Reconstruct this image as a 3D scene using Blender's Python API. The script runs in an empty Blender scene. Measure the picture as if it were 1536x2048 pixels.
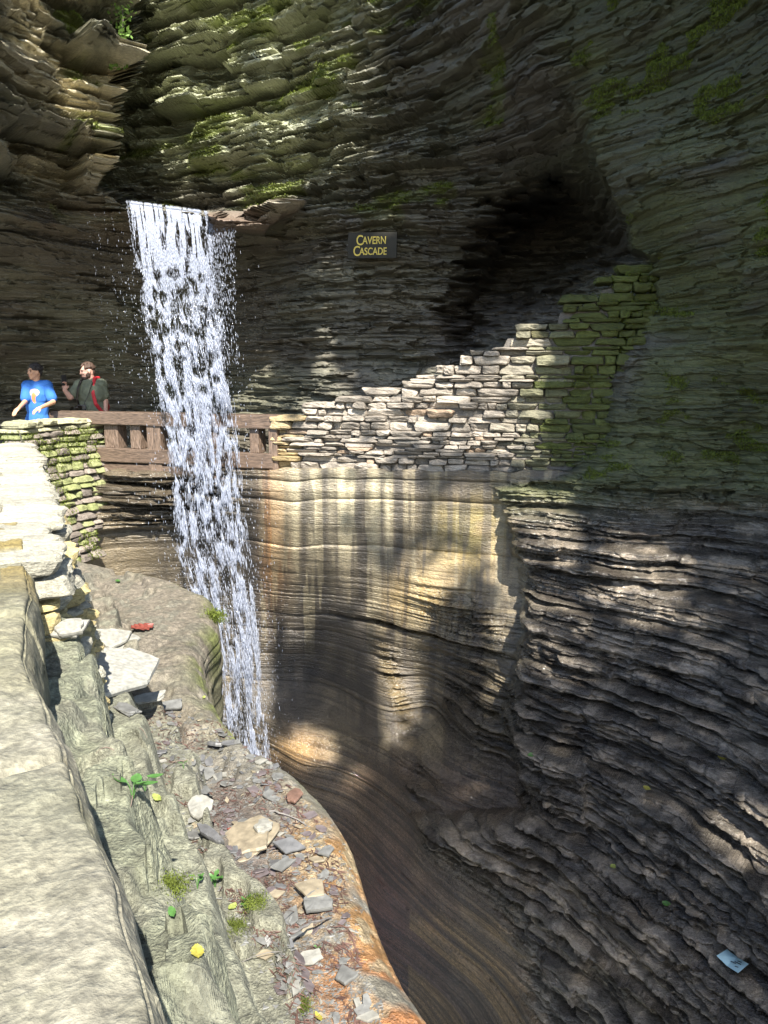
import bpy, bmesh, math, random
import numpy as np
from mathutils import Vector, Matrix
from mathutils.bvhtree import BVHTree

# ------------------------------------------------------------------ camera, world, sun, exposure
F = 1538.0; HOR = 750.0; EYE = 1.65
PITCH = math.atan((1024 - HOR) / F)
sc = bpy.context.scene
col = sc.collection
cam_d = bpy.data.cameras.new('camera'); cam = bpy.data.objects.new('camera', cam_d); col.objects.link(cam)
cam_d.sensor_fit = 'VERTICAL'; cam_d.sensor_height = 36; cam_d.lens = 36 * F / 2048
cam_d.clip_start = 0.05; cam_d.clip_end = 500
cam.location = (0, 0, EYE); cam.rotation_euler = (math.pi / 2 - PITCH, 0, 0)
sc.camera = cam

SUN_EL = math.radians(47); SUN_AZ = math.radians(180 - 14)      # azimuth from +Y towards +X
SUN = np.array([math.sin(SUN_AZ) * math.cos(SUN_EL), math.cos(SUN_AZ) * math.cos(SUN_EL), math.sin(SUN_EL)])
w = bpy.data.worlds.new('World'); sc.world = w; w.use_nodes = True
nt = w.node_tree; bg = nt.nodes['Background']
sky = nt.nodes.new('ShaderNodeTexSky'); sky.sky_type = 'NISHITA'; sky.sun_disc = False
sky.sun_elevation = SUN_EL; sky.sun_rotation = SUN_AZ; sky.altitude = 200
nt.links.new(sky.outputs[0], bg.inputs[0]); bg.inputs[1].default_value = 0.11
ld = bpy.data.lights.new('sun', 'SUN'); ld.energy = 5.0; ld.angle = math.radians(0.5); ld.color = (1, .95, .87)
lo = bpy.data.objects.new('sun', ld); col.objects.link(lo)
lo.rotation_euler = Vector(SUN).to_track_quat('Z', 'Y').to_euler(); lo.location = (0, 0, 30)
sc.view_settings.view_transform = 'Standard'; sc.view_settings.look = 'None'
sc.view_settings.exposure = 1.8; sc.view_settings.gamma = 1
sc.cycles.max_bounces = 6; sc.cycles.diffuse_bounces = 3; sc.cycles.transparent_max_bounces = 16
sc.cycles.sample_clamp_indirect = 6

# ------------------------------------------------------------------ helpers: projection, noise, meshes
cp, sp = math.cos(PITCH), math.sin(PITCH)
def ray(u, v):
    a = (np.asarray(u, float) - 768) / F; b = (1024 - np.asarray(v, float)) / F
    return a, cp + b * sp, -sp + b * cp
def at(u, v, Y):
    a, y, z = ray(u, v); t = np.asarray(Y, float) / y
    return np.stack([a * t, y * t, EYE + z * t], -1)
def atz(u, v, z0):
    a, y, z = ray(u, v); t = (z0 - EYE) / z
    return np.stack([a * t, y * t, z * t + EYE], -1)
def px(P):
    P = np.asarray(P, float); x = P[..., 0]; y = P[..., 1]; z = P[..., 2] - EYE
    d = y * cp - z * sp; up = y * sp + z * cp
    return 768 + F * x / d, 1024 - F * up / d
def hsh(*k):
    h = np.zeros(np.broadcast(*k).shape, np.uint32) + np.uint32(0x9E3779B9)
    for i, a in enumerate(k):
        a = np.asarray(a).astype(np.int64).astype(np.uint32)
        h = (h ^ (a + np.uint32(0x85EBCA6B + i * 7919))) * np.uint32(0xC2B2AE35)
        h ^= h >> np.uint32(15); h = h * np.uint32(0x27D4EB2F); h ^= h >> np.uint32(13)
    return h.astype(np.float64) / 4294967295.0
def sm(t): return t * t * (3 - 2 * t)
def n1(x, k, seed=0):
    i = np.floor(x); f = sm(x - i)
    return hsh(i, k, seed) * (1 - f) + hsh(i + 1, k, seed) * f
def n2(x, y, seed=0):
    i = np.floor(x); j = np.floor(y); f = sm(x - i); g = sm(y - j)
    return (hsh(i, j, seed) * (1 - f) + hsh(i + 1, j, seed) * f) * (1 - g) + (hsh(i, j + 1, seed) * (1 - f) + hsh(i + 1, j + 1, seed) * f) * g
def n3(x, y, z, seed=0):
    k = np.floor(z); h = sm(z - k); i = np.floor(x); j = np.floor(y); f = sm(x - i); g = sm(y - j)
    def lay(k):
        return (hsh(i, j, k, seed) * (1 - f) + hsh(i + 1, j, k, seed) * f) * (1 - g) + (hsh(i, j + 1, k, seed) * (1 - f) + hsh(i + 1, j + 1, k, seed) * f) * g
    return lay(k) * (1 - h) + lay(k + 1) * h
def fbm2(x, y, seed=0, o=4):
    s = 0; a = .5; t = 0
    for q in range(o): s = s + a * n2(x * 2 ** q, y * 2 ** q, seed + q); t += a; a *= .5
    return s / t
def fbm3(x, y, z, seed=0, o=3):
    s = 0; a = .5; t = 0
    for q in range(o): s = s + a * n3(x * 2 ** q, y * 2 ** q, z * 2 ** q, seed + q); t += a; a *= .5
    return s / t
def sstep(a, b, x): return sm(np.clip((x - a) / (b - a), 0, 1))
def blob(u, v, cu, cv, ru, rv, ang=0):
    c, s = math.cos(math.radians(ang)), math.sin(math.radians(ang)); du = u - cu; dv = v - cv
    return np.exp(-((du * c + dv * s) / ru) ** 2 - ((-du * s + dv * c) / rv) ** 2)
def tps(pts):
    p = np.array(pts, float); X = p[:, :2] / 1000; n = len(p)
    def ph(r2): return np.where(r2 > 0, r2 * np.log(np.maximum(r2, 1e-12)), 0)
    r2 = ((X[:, None] - X[None]) ** 2).sum(-1)
    A = np.zeros((n + 3, n + 3)); A[:n, :n] = ph(r2) + np.eye(n) * 1e-3
    A[:n, n] = 1; A[:n, n + 1:] = X; A[n, :n] = 1; A[n + 1:, :n] = X.T
    sol = np.linalg.solve(A, np.r_[np.log(p[:, 2]), 0, 0, 0])
    def f(u, v):
        u = u / 1000; v = v / 1000; o = sol[n] + sol[n + 1] * u + sol[n + 2] * v
        for i in range(n): o = o + sol[i] * ph((u - X[i, 0]) ** 2 + (v - X[i, 1]) ** 2)
        return np.exp(np.clip(o, 0.9, 3.1))
    return f
def sdist(u, v, poly):
    d = np.full(u.shape, 1e9); ins = np.zeros(u.shape, bool); n = len(poly)
    for i in range(n):
        x0, y0 = poly[i]; x1, y1 = poly[(i + 1) % n]; dx, dy = x1 - x0, y1 - y0
        t = np.clip(((u - x0) * dx + (v - y0) * dy) / (dx * dx + dy * dy), 0, 1)
        d = np.minimum(d, (u - x0 - t * dx) ** 2 + (v - y0 - t * dy) ** 2)
        if y0 != y1:
            c = ((y0 > v) != (y1 > v)) & (u < (x1 - x0) * (v - y0) / (y1 - y0) + x0); ins ^= c
    d = np.sqrt(d); return np.where(ins, d, -d)
def mesh_np(name, V, Fq, mat, parent=None, smooth=False, attrs=None):
    me = bpy.data.meshes.new(name); V = np.asarray(V, np.float32).reshape(-1, 3); Fq = np.asarray(Fq, np.int32); k = Fq.shape[1]
    me.vertices.add(len(V)); me.vertices.foreach_set('co', V.ravel())
    me.loops.add(Fq.size); me.loops.foreach_set('vertex_index', Fq.ravel())
    me.polygons.add(len(Fq)); me.polygons.foreach_set('loop_start', np.arange(0, Fq.size, k, dtype=np.int32))
    me.polygons.foreach_set('loop_total', np.full(len(Fq), k, np.int32))
    me.polygons.foreach_set('use_smooth', np.full(len(Fq), smooth))
    if attrs:
        for an, a in attrs.items():
            a = np.asarray(a, np.float32)
            if a.ndim == 2:
                at_ = me.attributes.new(an, 'FLOAT_COLOR', 'POINT'); c4 = np.ones((len(V), 4), np.float32); c4[:, :3] = a; at_.data.foreach_set('color', c4.ravel())
            else:
                at_ = me.attributes.new(an, 'FLOAT', 'POINT'); at_.data.foreach_set('value', a.ravel())
    me.update(calc_edges=True)
    if mat: me.materials.append(mat)
    o = bpy.data.objects.new(name, me); col.objects.link(o)
    if parent: o.parent = parent
    return o
def grid_faces(nr, nc):
    i = np.arange(nr * nc).reshape(nr, nc)
    return np.stack([i[:-1, :-1], i[1:, :-1], i[1:, 1:], i[:-1, 1:]], -1).reshape(-1, 4)
def tag(o, label=None, cat=None, group=None, kind=None):
    if label: o['label'] = label
    if cat: o['category'] = cat
    if group: o['group'] = group
    if kind: o['kind'] = kind
    return o
def empty(name, loc, rz=0):
    o = bpy.data.objects.new(name, None); col.objects.link(o); o.location = loc; o.rotation_euler[2] = rz; return o

# ------------------------------------------------------------------ materials
def newmat(name):
    m = bpy.data.materials.new(name); m.use_nodes = True; t = m.node_tree
    return m, t, t.nodes['Principled BSDF']
def rock_mat(name, bump=0.5, bscale=30, zs=4.0, dist=0.02, spec=0.5):
    m, t, b = newmat(name); N = t.nodes; L = t.links
    a = N.new('ShaderNodeAttribute'); a.attribute_name = 'Col'
    wt = N.new('ShaderNodeAttribute'); wt.attribute_name = 'wet'
    g = N.new('ShaderNodeNewGeometry'); mp = N.new('ShaderNodeMapping'); mp.inputs['Scale'].default_value = (1, 1, zs)
    L.new(g.outputs['Position'], mp.inputs[0])
    n = N.new('ShaderNodeTexNoise'); n.inputs['Scale'].default_value = bscale; n.inputs['Detail'].default_value = 7; n.inputs['Roughness'].default_value = .65
    L.new(mp.outputs[0], n.inputs['Vector'])
    nf = N.new('ShaderNodeTexNoise'); nf.inputs['Scale'].default_value = bscale * 4; nf.inputs['Detail'].default_value = 4
    L.new(g.outputs['Position'], nf.inputs['Vector'])
    mr = N.new('ShaderNodeMapRange'); mr.inputs[1].default_value = .25; mr.inputs[2].default_value = .75; mr.inputs[3].default_value = .55; mr.inputs[4].default_value = 1.4
    L.new(n.outputs['Fac'], mr.inputs[0])
    mr2 = N.new('ShaderNodeMapRange'); mr2.inputs[1].default_value = .3; mr2.inputs[2].default_value = .7; mr2.inputs[3].default_value = .75; mr2.inputs[4].default_value = 1.22
    L.new(nf.outputs['Fac'], mr2.inputs[0])
    mu = N.new('ShaderNodeMath'); mu.operation = 'MULTIPLY'; L.new(mr.outputs[0], mu.inputs[0]); L.new(mr2.outputs[0], mu.inputs[1])
    vm = N.new('ShaderNodeVectorMath'); vm.operation = 'SCALE'; L.new(a.outputs['Color'], vm.inputs[0]); L.new(mu.outputs[0], vm.inputs['Scale'])
    L.new(vm.outputs[0], b.inputs['Base Color'])
    rr = N.new('ShaderNodeMapRange'); rr.inputs[3].default_value = .85; rr.inputs[4].default_value = .10; L.new(wt.outputs['Fac'], rr.inputs[0])
    L.new(rr.outputs[0], b.inputs['Roughness']); b.inputs['Specular IOR Level'].default_value = spec
    ad = N.new('ShaderNodeMath'); ad.operation = 'ADD'; sc_ = N.new('ShaderNodeMath'); sc_.operation = 'MULTIPLY'; sc_.inputs[1].default_value = .35
    L.new(nf.outputs['Fac'], sc_.inputs[0]); L.new(n.outputs['Fac'], ad.inputs[0]); L.new(sc_.outputs[0], ad.inputs[1])
    bp = N.new('ShaderNodeBump'); bp.inputs['Strength'].default_value = bump; bp.inputs['Distance'].default_value = dist
    L.new(ad.outputs[0], bp.inputs['Height']); L.new(bp.outputs[0], b.inputs['Normal'])
    return m
M_CLIFF = rock_mat('layered_shale', .8, 20, 3.2, .03, spec=1.0)
M_STONE = rock_mat('masonry_stone', .7, 30, 2.5, .02)
M_LEDGE = rock_mat('ledge_rock', .9, 30, 1.0, .022)
M_PAR = rock_mat('parapet_stone', .6, 20, 1.0, .015)

def solid(name, c, rough=.7, var=.25, scale=40, bump=.2, dist=.004, spec=.4, subs=0, transl=0, map_scale=(1, 1, 1), coat=0):
    m, t, b = newmat(name); N = t.nodes; L = t.links
    tc = N.new('ShaderNodeTexCoord'); mp = N.new('ShaderNodeMapping'); mp.inputs['Scale'].default_value = map_scale
    L.new(tc.outputs['Object'], mp.inputs[0])
    n = N.new('ShaderNodeTexNoise'); n.inputs['Scale'].default_value = scale; n.inputs['Detail'].default_value = 5
    L.new(mp.outputs[0], n.inputs['Vector'])
    mr = N.new('ShaderNodeMapRange'); mr.inputs[1].default_value = .3; mr.inputs[2].default_value = .7; mr.inputs[3].default_value = 1 - var; mr.inputs[4].default_value = 1 + var
    L.new(n.outputs['Fac'], mr.inputs[0])
    vm = N.new('ShaderNodeVectorMath'); vm.operation = 'SCALE'; vm.inputs[0].default_value = c[:3]; L.new(mr.outputs[0], vm.inputs['Scale'])
    L.new(vm.outputs[0], b.inputs['Base Color']); b.inputs['Roughness'].default_value = rough; b.inputs['Specular IOR Level'].default_value = spec
    bp = N.new('ShaderNodeBump'); bp.inputs['Strength'].default_value = bump; bp.inputs['Distance'].default_value = dist
    L.new(n.outputs['Fac'], bp.inputs['Height']); L.new(bp.outputs[0], b.inputs['Normal'])
    if coat: b.inputs['Coat Weight'].default_value = coat
    if transl:
        tr = N.new('ShaderNodeBsdfTranslucent'); L.new(vm.outputs[0], tr.inputs[0]); mx = N.new('ShaderNodeMixShader'); mx.inputs[0].default_value = transl
        L.new(b.outputs[0], mx.inputs[1]); L.new(tr.outputs[0], mx.inputs[2]); L.new(mx.outputs[0], N['Material Output'].inputs[0])
    return m

# ------------------------------------------------------------------ the gorge wall: real distances of the rock in metres, then strata
DU = 1.65
ug = np.arange(-260, 2160, DU); vg = np.arange(-320, 2320, DU)
U, Vv = np.meshgrid(ug, vg)
G0 = dict(u=U, v=Vv)
back = tps([(250,-300,13.8),(250,0,14.4),(250,200,14.4),(250,400,14.0),(400,-300,12.8),(400,0,13.4),(400,200,13.3),(420,390,12.9),(600,-300,12.1),(600,0,12.2),(600,200,12),(600,400,11.6),
 (800,-300,10.4),(800,0,10.6),(800,200,10.7),(800,450,10.9),(1000,-300,8),(1000,0,8.9),(1000,250,9.7),(1000,400,10.8),(1150,420,10.6),(1200,-300,7.2),(1200,0,8.0),(1150,250,8.9),(1200,560,10.2),
 (600,600,11.5),(800,600,11.2),(1000,560,11.3),(600,750,11.4),(800,750,11.0),(1000,700,10.6),(1200,700,9.8),(600,900,10.6),(800,900,10.2),(1000,900,9.7),(1200,900,9.2),
 (0,900,14),(300,900,13.6),(480,850,12.6),(0,500,15),(300,600,14),(480,600,12.6),(1500,0,7),(1500,900,7.5),(0,-300,16),(-200,900,14)])
left = tps([(-250,-300,8.6),(0,-300,9.8),(240,-300,11.2),(-250,0,8.4),(0,0,9.5),(230,0,11.0),(100,100,10.1),(0,200,9.6),(200,200,10.9),(-200,200,8.3),(0,330,9.9),(190,370,11.1),(110,380,10.5),
 (0,450,10.2),(250,420,11.0),(400,440,11.0),(520,445,11.1),(590,425,11.3),(0,520,11.0),(250,500,12.2),(400,500,12.4),(520,500,12.0),(600,520,11.6),(0,620,11.9),(250,620,12.8),(480,620,12.2),
 (0,700,12.6),(250,700,13.4),(480,700,12.2),(0,760,13.8),(250,760,14.3),(480,760,12.6),(0,850,14.2),(250,850,14.4),(480,850,12.6),(600,700,11.5),(600,850,11.0),(-250,600,10.5),(-250,850,13)])
low = tps([(100,940,10.9),(200,950,10.5),(340,950,10.2),(520,945,9.6),(700,945,9.32),(850,955,9.08),(1000,970,8.9),(110,1100,9.4),(200,1040,10.1),(200,1100,10.3),(340,1030,10.3),(340,1120,10.7),(450,1100,10.7),(540,1080,9.9),
 (700,1080,9.6),(850,1080,9.3),(1000,1100,9.05),(540,1280,10.7),(600,1350,10.9),(690,1250,10.3),(760,1290,9.95),(790,1400,9.65),(690,1400,10.3),(850,1350,9.8),(900,1260,9.1),(1000,1300,8.7),(860,1420,9.8),(950,1400,8.8),
 (340,1300,11.2),(550,1450,10.4),(650,1465,10.1),(850,1530,8.8),(950,1540,8.4),(1040,1500,8.3),(600,1540,9.9),(700,1610,9.5),(780,1650,8.8),(850,1720,8.1),(930,1760,7.6),(750,1850,8.9),(900,1900,7.7),(1000,1870,7.1),
 (800,2030,9.2),(900,2030,8.0),(1030,2050,6.7),(600,1800,10.5),(500,1600,11.2),(400,1500,11.5),(1000,1700,7.6),(0,1200,9.5),(0,1700,10),(400,2200,10),(1000,2300,6),(-200,1500,9)])
right = tps([(1000,985,8.9),(1060,950,8.85),(1060,1150,8.45),(1060,1300,8.0),(1060,1500,7.5),(1060,1700,7.2),(1060,1900,6.8),(1060,2100,6.4),(880,1650,8.0),(950,1700,7.5),
 (1250,950,8.4),(1250,1060,8.0),(1250,1200,7.6),(1250,1500,6.85),(1250,1800,6.2),(1250,2050,5.8),(1400,1000,8.2),(1536,950,8.0),(1536,1200,6.9),(1536,1500,5.95),(1536,1800,5.3),(1536,2050,5.0),
 (1780,950,7.2),(1780,1200,6.0),(1780,1500,5.0),(1780,1800,4.7),(1780,2300,4.2),(1250,2300,5.3),(1000,2300,6),
 (1160,-300,7.3),(1160,0,8.1),(1190,300,8.5),(1230,400,8.6),(1260,490,8.8),(1300,200,7.9),(1300,400,8.0),(1536,-300,6.0),(1536,0,6.6),(1536,300,6.9),(1536,600,7.2),(1320,600,8.6),(1300,800,8.5),(1400,700,8.1),(1536,800,7.9),(1220,800,8.8),(1220,900,8.65),(1780,0,5.5),(1780,600,6.2)])
# wobble of every outline by bed
th0 = np.arctan2(*[np.asarray(q) for q in (ray(U, Vv)[0], ray(U, Vv)[1])]); el0 = ray(U, Vv)[2] / ray(U, Vv)[1]
wob = (n1(el0 * 90, 0, 5) - .5) * 16 + (n2(U / 25, Vv / 9, 6) - .5) * 22 + (n2(U / 80, Vv / 40, 7) - .5) * 20
LP = [(-500,-600),(236,-600),(240,0),(244,110),(232,150),(205,200),(203,300),(190,345),(190,375),(250,404),(420,428),(500,432),(585,404),(600,420),(600,950),(-500,950)]
RP = [(1120,-600),(1130,100),(1165,250),(1182,335),(1222,385),(1248,450),(1258,500),(1310,520),(1292,600),(1245,660),(1215,760),(1200,900),(1120,955),(990,975),(1025,1050),(1052,1150),(1064,1250),(1042,1360),(1018,1430),(1040,1500),(1058,1620),
      (950,1640),(845,1640),(860,1700),(1000,1790),(1050,1890),(1080,2100),(1100,2500),(2100,2500),(2100,-600)]
dl = sdist(U + wob * .5, Vv + wob * .2, LP); drt = sdist(U + wob * .55, Vv + wob * .3, RP)
kL = sstep(-5, 5, dl); kL = kL * (1 - sstep(520, 600, U) * (Vv > 440) * sstep(440, 480, Vv))
soft = 8 + 14 * sstep(1000, 1100, Vv) + 60 * sstep(300, 150, Vv) + 25 * sstep(540, 640, Vv) * sstep(980, 900, Vv) + 20 * sstep(1600, 1700, Vv)
kR = sm(np.clip(drt / soft * .5 + .5, 0, 1))
vl = 936 + 10 * (n1(U / 30, 0, 9) - .5) + np.clip(U - 560, 0, 400) * .01
kW = sstep(-3, 3, Vv - vl)
lnY = np.log(back(U, Vv)); lnY = lnY * (1 - kL) + kL * np.log(left(U, Vv))
kLo = kW * (1 - kR)
lnY = lnY * (1 - kW) + kW * np.log(low(U, Vv))
lnY = lnY * (1 - kR) + kR * np.log(right(U, Vv))
LIPP = [(416,428),(500,431),(590,400),(600,415),(560,440),(532,470),(470,463),(425,490)]
lnY = lnY - .05 * sstep(-2, 7, sdist(U + wob * .3, Vv + wob * .15, LIPP))
CAVE = [(930,450),(1010,370),(1100,325),(1170,325),(1300,505),(1300,540),(1235,545),(1180,590),(1090,650),(1000,690),(900,740),(860,640)]
lnY = lnY + .17 * sstep(0, 110, sdist(U + wob * 1.5, Vv + wob, CAVE)) * (1 - kR)
Y0 = np.exp(lnY)
P0 = at(U, Vv, Y0)
def beds(z, s, mean, seed, cell=(.3, 1.2), wave=.03):
    """rock beds: returns bed id, place inside the bed 0..1, thickness, block random, smooth random"""
    rs = np.random.RandomState(seed); t = mean * np.clip(rs.lognormal(-.12, .6, 3000), .25, 3.2); e = np.cumsum(t) - 20
    zz = z + wave * (n1(s * .6, 1, seed) - .5) * 2 + wave * .4 * (n1(s * 2.7, 2, seed) - .5)
    i = np.searchsorted(e, zz); fr = (e[i] - zz) / t[i]
    s = s + .12 * n2(s * 4, z * 14, seed + 5) + .05 * n2(s * 14, z * 40, seed + 6)
    L = cell[0] + (cell[1] - cell[0]) * hsh(i, 11, seed)
    fr = np.clip(fr, 0, 1); k = sstep(.02, 0, fr * t[i])                      # the face turns into the next bed over 2 cm
    def one(j):
        q = s / (cell[0] + (cell[1] - cell[0]) * hsh(j, 11, seed)) + 9 * hsh(j, 12, seed); c = np.floor(q); cf = q - c; kk = sstep(.94, 1.0, cf)
        return hsh(j, c, seed) * (1 - kk) + hsh(j, c + 1, seed) * kk, n1(s * 2.2, j, seed + 3), cf, n1(s * .7, j, seed + 4), hsh(j, 3, seed)
    A_, B_ = one(i), one(i + 1)
    blk, smo, cf, lon, con = [a * (1 - k) + b * k for a, b in zip(A_, B_)]
    beds.extra[seed] = (lon, con); return i, fr, t[i], blk, smo, A_[2]
beds.extra = {}
S = np.arctan2(P0[..., 0], P0[..., 1]) * 9.5
Z = P0[..., 2]
# how rough each stretch of rock is
rgh = .8 + .5 * sstep(520, 420, Vv) * sstep(1000, 700, U)
rgh = rgh * (1 - kL) + kL * (.55 + 1.3 * sstep(460, 300, Vv))
rgh = np.where(kLo > .5, .0, rgh)
inner = np.clip(blob(U, Vv, 960, 1440, 75, 170, -12) + blob(U, Vv, 790, 1370, 22, 110, -18) * .8 + blob(U, Vv, 930, 1230, 90, 40, 20) * .8 + blob(U, Vv, 840, 1570, 40, 40) + blob(U, Vv, 265, 985, 130, 55) * 2.2 + blob(U, Vv, 850, 1270, 160, 9, 14) * .5, 0, 1.3)
rgh = rgh + kLo * (.05 + inner * .6)
rR = .75 + .55 * sstep(930, 1080, Vv)
rR = rR * (1 - .5 * sstep(1000, 900, Vv))
rgh = rgh * (1 - kR) + kR * rR
i1, f1, t1, b1, s1, c1 = beds(Z, S, .42, 21, (.8, 3), .08)
i2, f2, t2, b2, s2, c2 = beds(Z, S, .12, 22, (.25, 1.3), .04)
i3, f3, t3, b3, s3, c3 = beds(Z, S, .035, 23, (.12, .9), .025)
i4, f4, t4, b4, s4, c4 = beds(Z, S, .24, 24, (.25, 1.1), .07)
def groove(f, t, dp, wd): a = np.minimum(f, 1 - f) * t; return -dp * np.exp(-(a / wd) ** 1.5)
def rnd(f, t, d): # chamfer at bed top and foot
    a = np.minimum(f, 1 - f) * t; return -d * np.exp(-a / (d * .5 + .004))
D = .26 * (b1 * .5 + s1 * .5 - .5) + .15 * (b2 * .6 + s2 * .4 - .5) + .05 * (b3 - .5) * (1 - .6 * kR * sstep(1000, 900, Vv))
D += rnd(f1, t1, .06) * .8 + rnd(f2, t2, .03) * .7 + rnd(f3, t3, .012) * .6
kB = .8 * sstep(440, 380, Vv) * sstep(800, 600, U) * (1 - kL) + 1.5 * kL * sstep(460, 380, Vv) + .45 * sstep(.45, .6, fbm2(S * .7, Z * 1.1, 33, 3)) + .25 * kR * sstep(950, 1050, Vv)
tl1 = hsh(i4, np.floor(b4 * 997), 71) - .5; tl2 = hsh(i4, np.floor(b4 * 997), 72) - .5
kA = kL * sstep(470, 390, Vv) + .35 * sstep(440, 380, Vv) * sstep(800, 600, U) * (1 - kL)
D += kA * (.34 * (b4 - .5) + .5 * tl1 * (c4 - .5) * .5 + .22 * tl2 * (f4 - .5) + .10 * (b2 - .5) - .0)
D += groove(f2, t2, .05, .014) + groove(f4, t4, .04, .02)
D += kB * (.24 * (b4 - .5) + .10 * (c4 - .5) * (hsh(i4, 7, 7) - .5) * 2 + rnd(f4, t4, .05) + rnd(c4, .5 + 0 * c4, .04) * .5)
sp_n = .25 * (b2 - .5) + .15 * (b4 - .5)
D += (.15 * sstep(-.012, .012, fbm2(S * .9, Z * 4.2, 34, 4) + sp_n * .6 - .5) + .09 * sstep(-.01, .01, fbm2(S * 2.2, Z * 13, 35, 4) + sp_n * .5 - .5) + .04 * sstep(-.02, .02, fbm2(S * 5, Z * 34, 36, 3) - .5) - .14) * (1 - kLo) * (1 - .6 * kR * sstep(950, 1050, Vv))
D += .22 * (s1 - .5) * kR * sstep(980, 1100, Vv) + .14 * (s4 - .5) * kR * sstep(980, 1100, Vv)
D += .05 * (fbm3(S * 2.5, Z * 6, Z * 0, 31, 4) - .5) + .3 * (fbm2(S * .8, Z * .8, 32, 3) - .5)
i5, f5, t5, b5, s5, c5 = beds(Z, S, .20, 25, (.3, 1.4), .05); i6, f6, t6, b6, s6, c6 = beds(Z, S, .062, 26, (.15, .9), .03)
slope = 1.15 * kR * sstep(1050, 1250, Vv)            # stepped treads low on the right
D2 = slope * (t5 * (1 - f5) * .55 + t6 * (1 - f6) * .55) * .8
Dsm = .02 * (n1(Z * 9, 0, 41) - .5) + .008 * (hsh(i3, 5, 1) - .5) * sstep(1080, 1250, Vv) + .03 * (hsh(i1, 5, 1) - .5) + rnd(f1, t1, .025) * .9 + rnd(f3, t3, .008) * sstep(1100, 1250, Vv) + .18 * (fbm2(S * .7, Z * .5, 42, 2) - .5) + .02 * (fbm2(S * 3, Z * 3, 43, 3) - .5)
kLR = kR * sstep(950, 1060, Vv + 40 * (fbm2(S, Z * 0, 37, 2) - .5))
lo1, co1 = beds.extra[21]; lo2, co2 = beds.extra[22]; lo3, co3 = beds.extra[23]; lo4, co4 = beds.extra[24]; lo5, co5 = beds.extra[25]; lo6, co6 = beds.extra[26]
jag = (n1(S * 7, i6, 46) - .5) * .05 + (n1(S * 19, i6, 47) - .5) * .03
DL = .12 * (lo1 - .5) + .08 * (lo4 - .5) + .16 * (co5 * .6 + lo5 * .4 - .5) + .12 * (b5 - .5) + .09 * (co6 * .6 + lo6 * .4 - .5) + .07 * (b6 - .5) + jag + .03 * (co3 - .5) + groove(f1, t1, .14, .03) + groove(f5, t5, .10, .02) + groove(f6, t6, .06, .013) + groove(f3, t3, .015, .007)
DL += .05 * sstep(-.03, .03, fbm2(S * 2.0, Z * 12, 38, 3) - .5) + .025 * (fbm2(S * 6, Z * 22, 39, 3) - .5)
Dt_f = .03 * (fbm2(S * 9, Z * 16, 44, 3) - .5) + .016 * (fbm2(S * 26, Z * 40, 45, 2) - .5)
D = D + Dt_f
Dt = D * rgh * (1 - kLR) + DL * .8 * kLo * np.clip(inner, 0, 1) + DL * kLR + D2 + Dsm * kLo
# horizontal outward direction of the smooth surface
gs = np.gradient(P0, axis=1); nrm = np.stack([gs[..., 1], -gs[..., 0]], -1)
view = -P0[..., :2] / np.linalg.norm(P0[..., :2], axis=-1, keepdims=True)
nrm = nrm / np.maximum(np.linalg.norm(nrm, axis=-1, keepdims=True), 1e-9)
nrm = nrm * np.sign((nrm * view).sum(-1, keepdims=True) + 1e-9) * .6 + view * .7
nrm /= np.linalg.norm(nrm, axis=-1, keepdims=True)
P = P0.copy(); P[..., :2] += nrm * Dt[..., None]
P[..., 2] += .012 * (fbm2(S * 6, Z * 20, 51, 2) - .5)
# colours of the rock, with some light and shade painted in
bedv = hsh(i2, 3, 7) * .5 + hsh(i3, 4, 7) * .5
bedv = bedv * (1 - .55 * kLo) + .3 * kLo
blkv = hsh(i2, np.floor(c2 * 0 + b2 * 999), 8)
pat = fbm2(S * 1.2, Z * 1.5, 61, 4); pat2 = fbm3(P[..., 0] * 4, P[..., 1] * 4, Z * 11, 62, 3)
def C(r, g, b): return np.array([r, g, b])
def mixc(c, k, d): return c * (1 - k[..., None]) + d * k[..., None]
val = (.62 + .5 * bedv + .5 * (blkv - .5) * .5 + .5 * (pat2 - .5))[..., None]
c = np.zeros(P.shape) + C(.135, .14, .115)
c = mixc(c, sstep(.35, .65, pat), C(.105, .098, .085))
c = mixc(c, kL * sstep(.3, .6, pat) * sstep(430, 300, Vv), C(.46, .43, .335))                 # grey-brown blocks upper left, made paler to paint in sky light
c = mixc(c, .7 * sstep(420, 300, Vv) * (1 - kL) * sstep(900, 500, U), C(.34, .38, .285))      # upstream wall grey green, lightened to paint in its sky light
c = mixc(c, kR * sstep(1080, 930, Vv) * sstep(.15, .5, fbm2(S * 1.1, Z * 2.5, 63, 4)) * .85, C(.10, .125, .02))
c = mixc(c, sstep(500, 300, Vv) * sstep(750, 1000, U) * sstep(.4, .6, fbm2(S * .9, Z * 2, 64, 4)) * .6, C(.07, .085, .03))
c = mixc(c, sstep(-30, 70, sdist(U + wob, Vv + wob, CAVE)) * .7 * (1 - kR), C(.04, .034, .027))             # cave: shade of the deep recess painted into the rock colour
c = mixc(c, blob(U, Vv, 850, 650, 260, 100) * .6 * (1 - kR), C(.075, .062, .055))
moss_up = sstep(.56, .66, fbm2(S * 1.5, Z * 3, 65, 4)) * sstep(480, 380, Vv) * (U > 120) * (U < 1000)
c = mixc(c, moss_up * .7, C(.13, .17, .03))
c = mixc(c, kL * blob(U, Vv, 250, 440, 200, 40) * .5, C(.12, .085, .065))
# lower right
lr = kR * sstep(960, 1080, Vv)
c = mixc(c, lr, C(.10, .09, .075)); c = mixc(c, lr * sstep(.5, .62, pat2) * .85, C(.24, .21, .17)); c = mixc(c, lr * sstep(.45, .3, pat2) * .6, C(.055, .047, .04))
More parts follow.
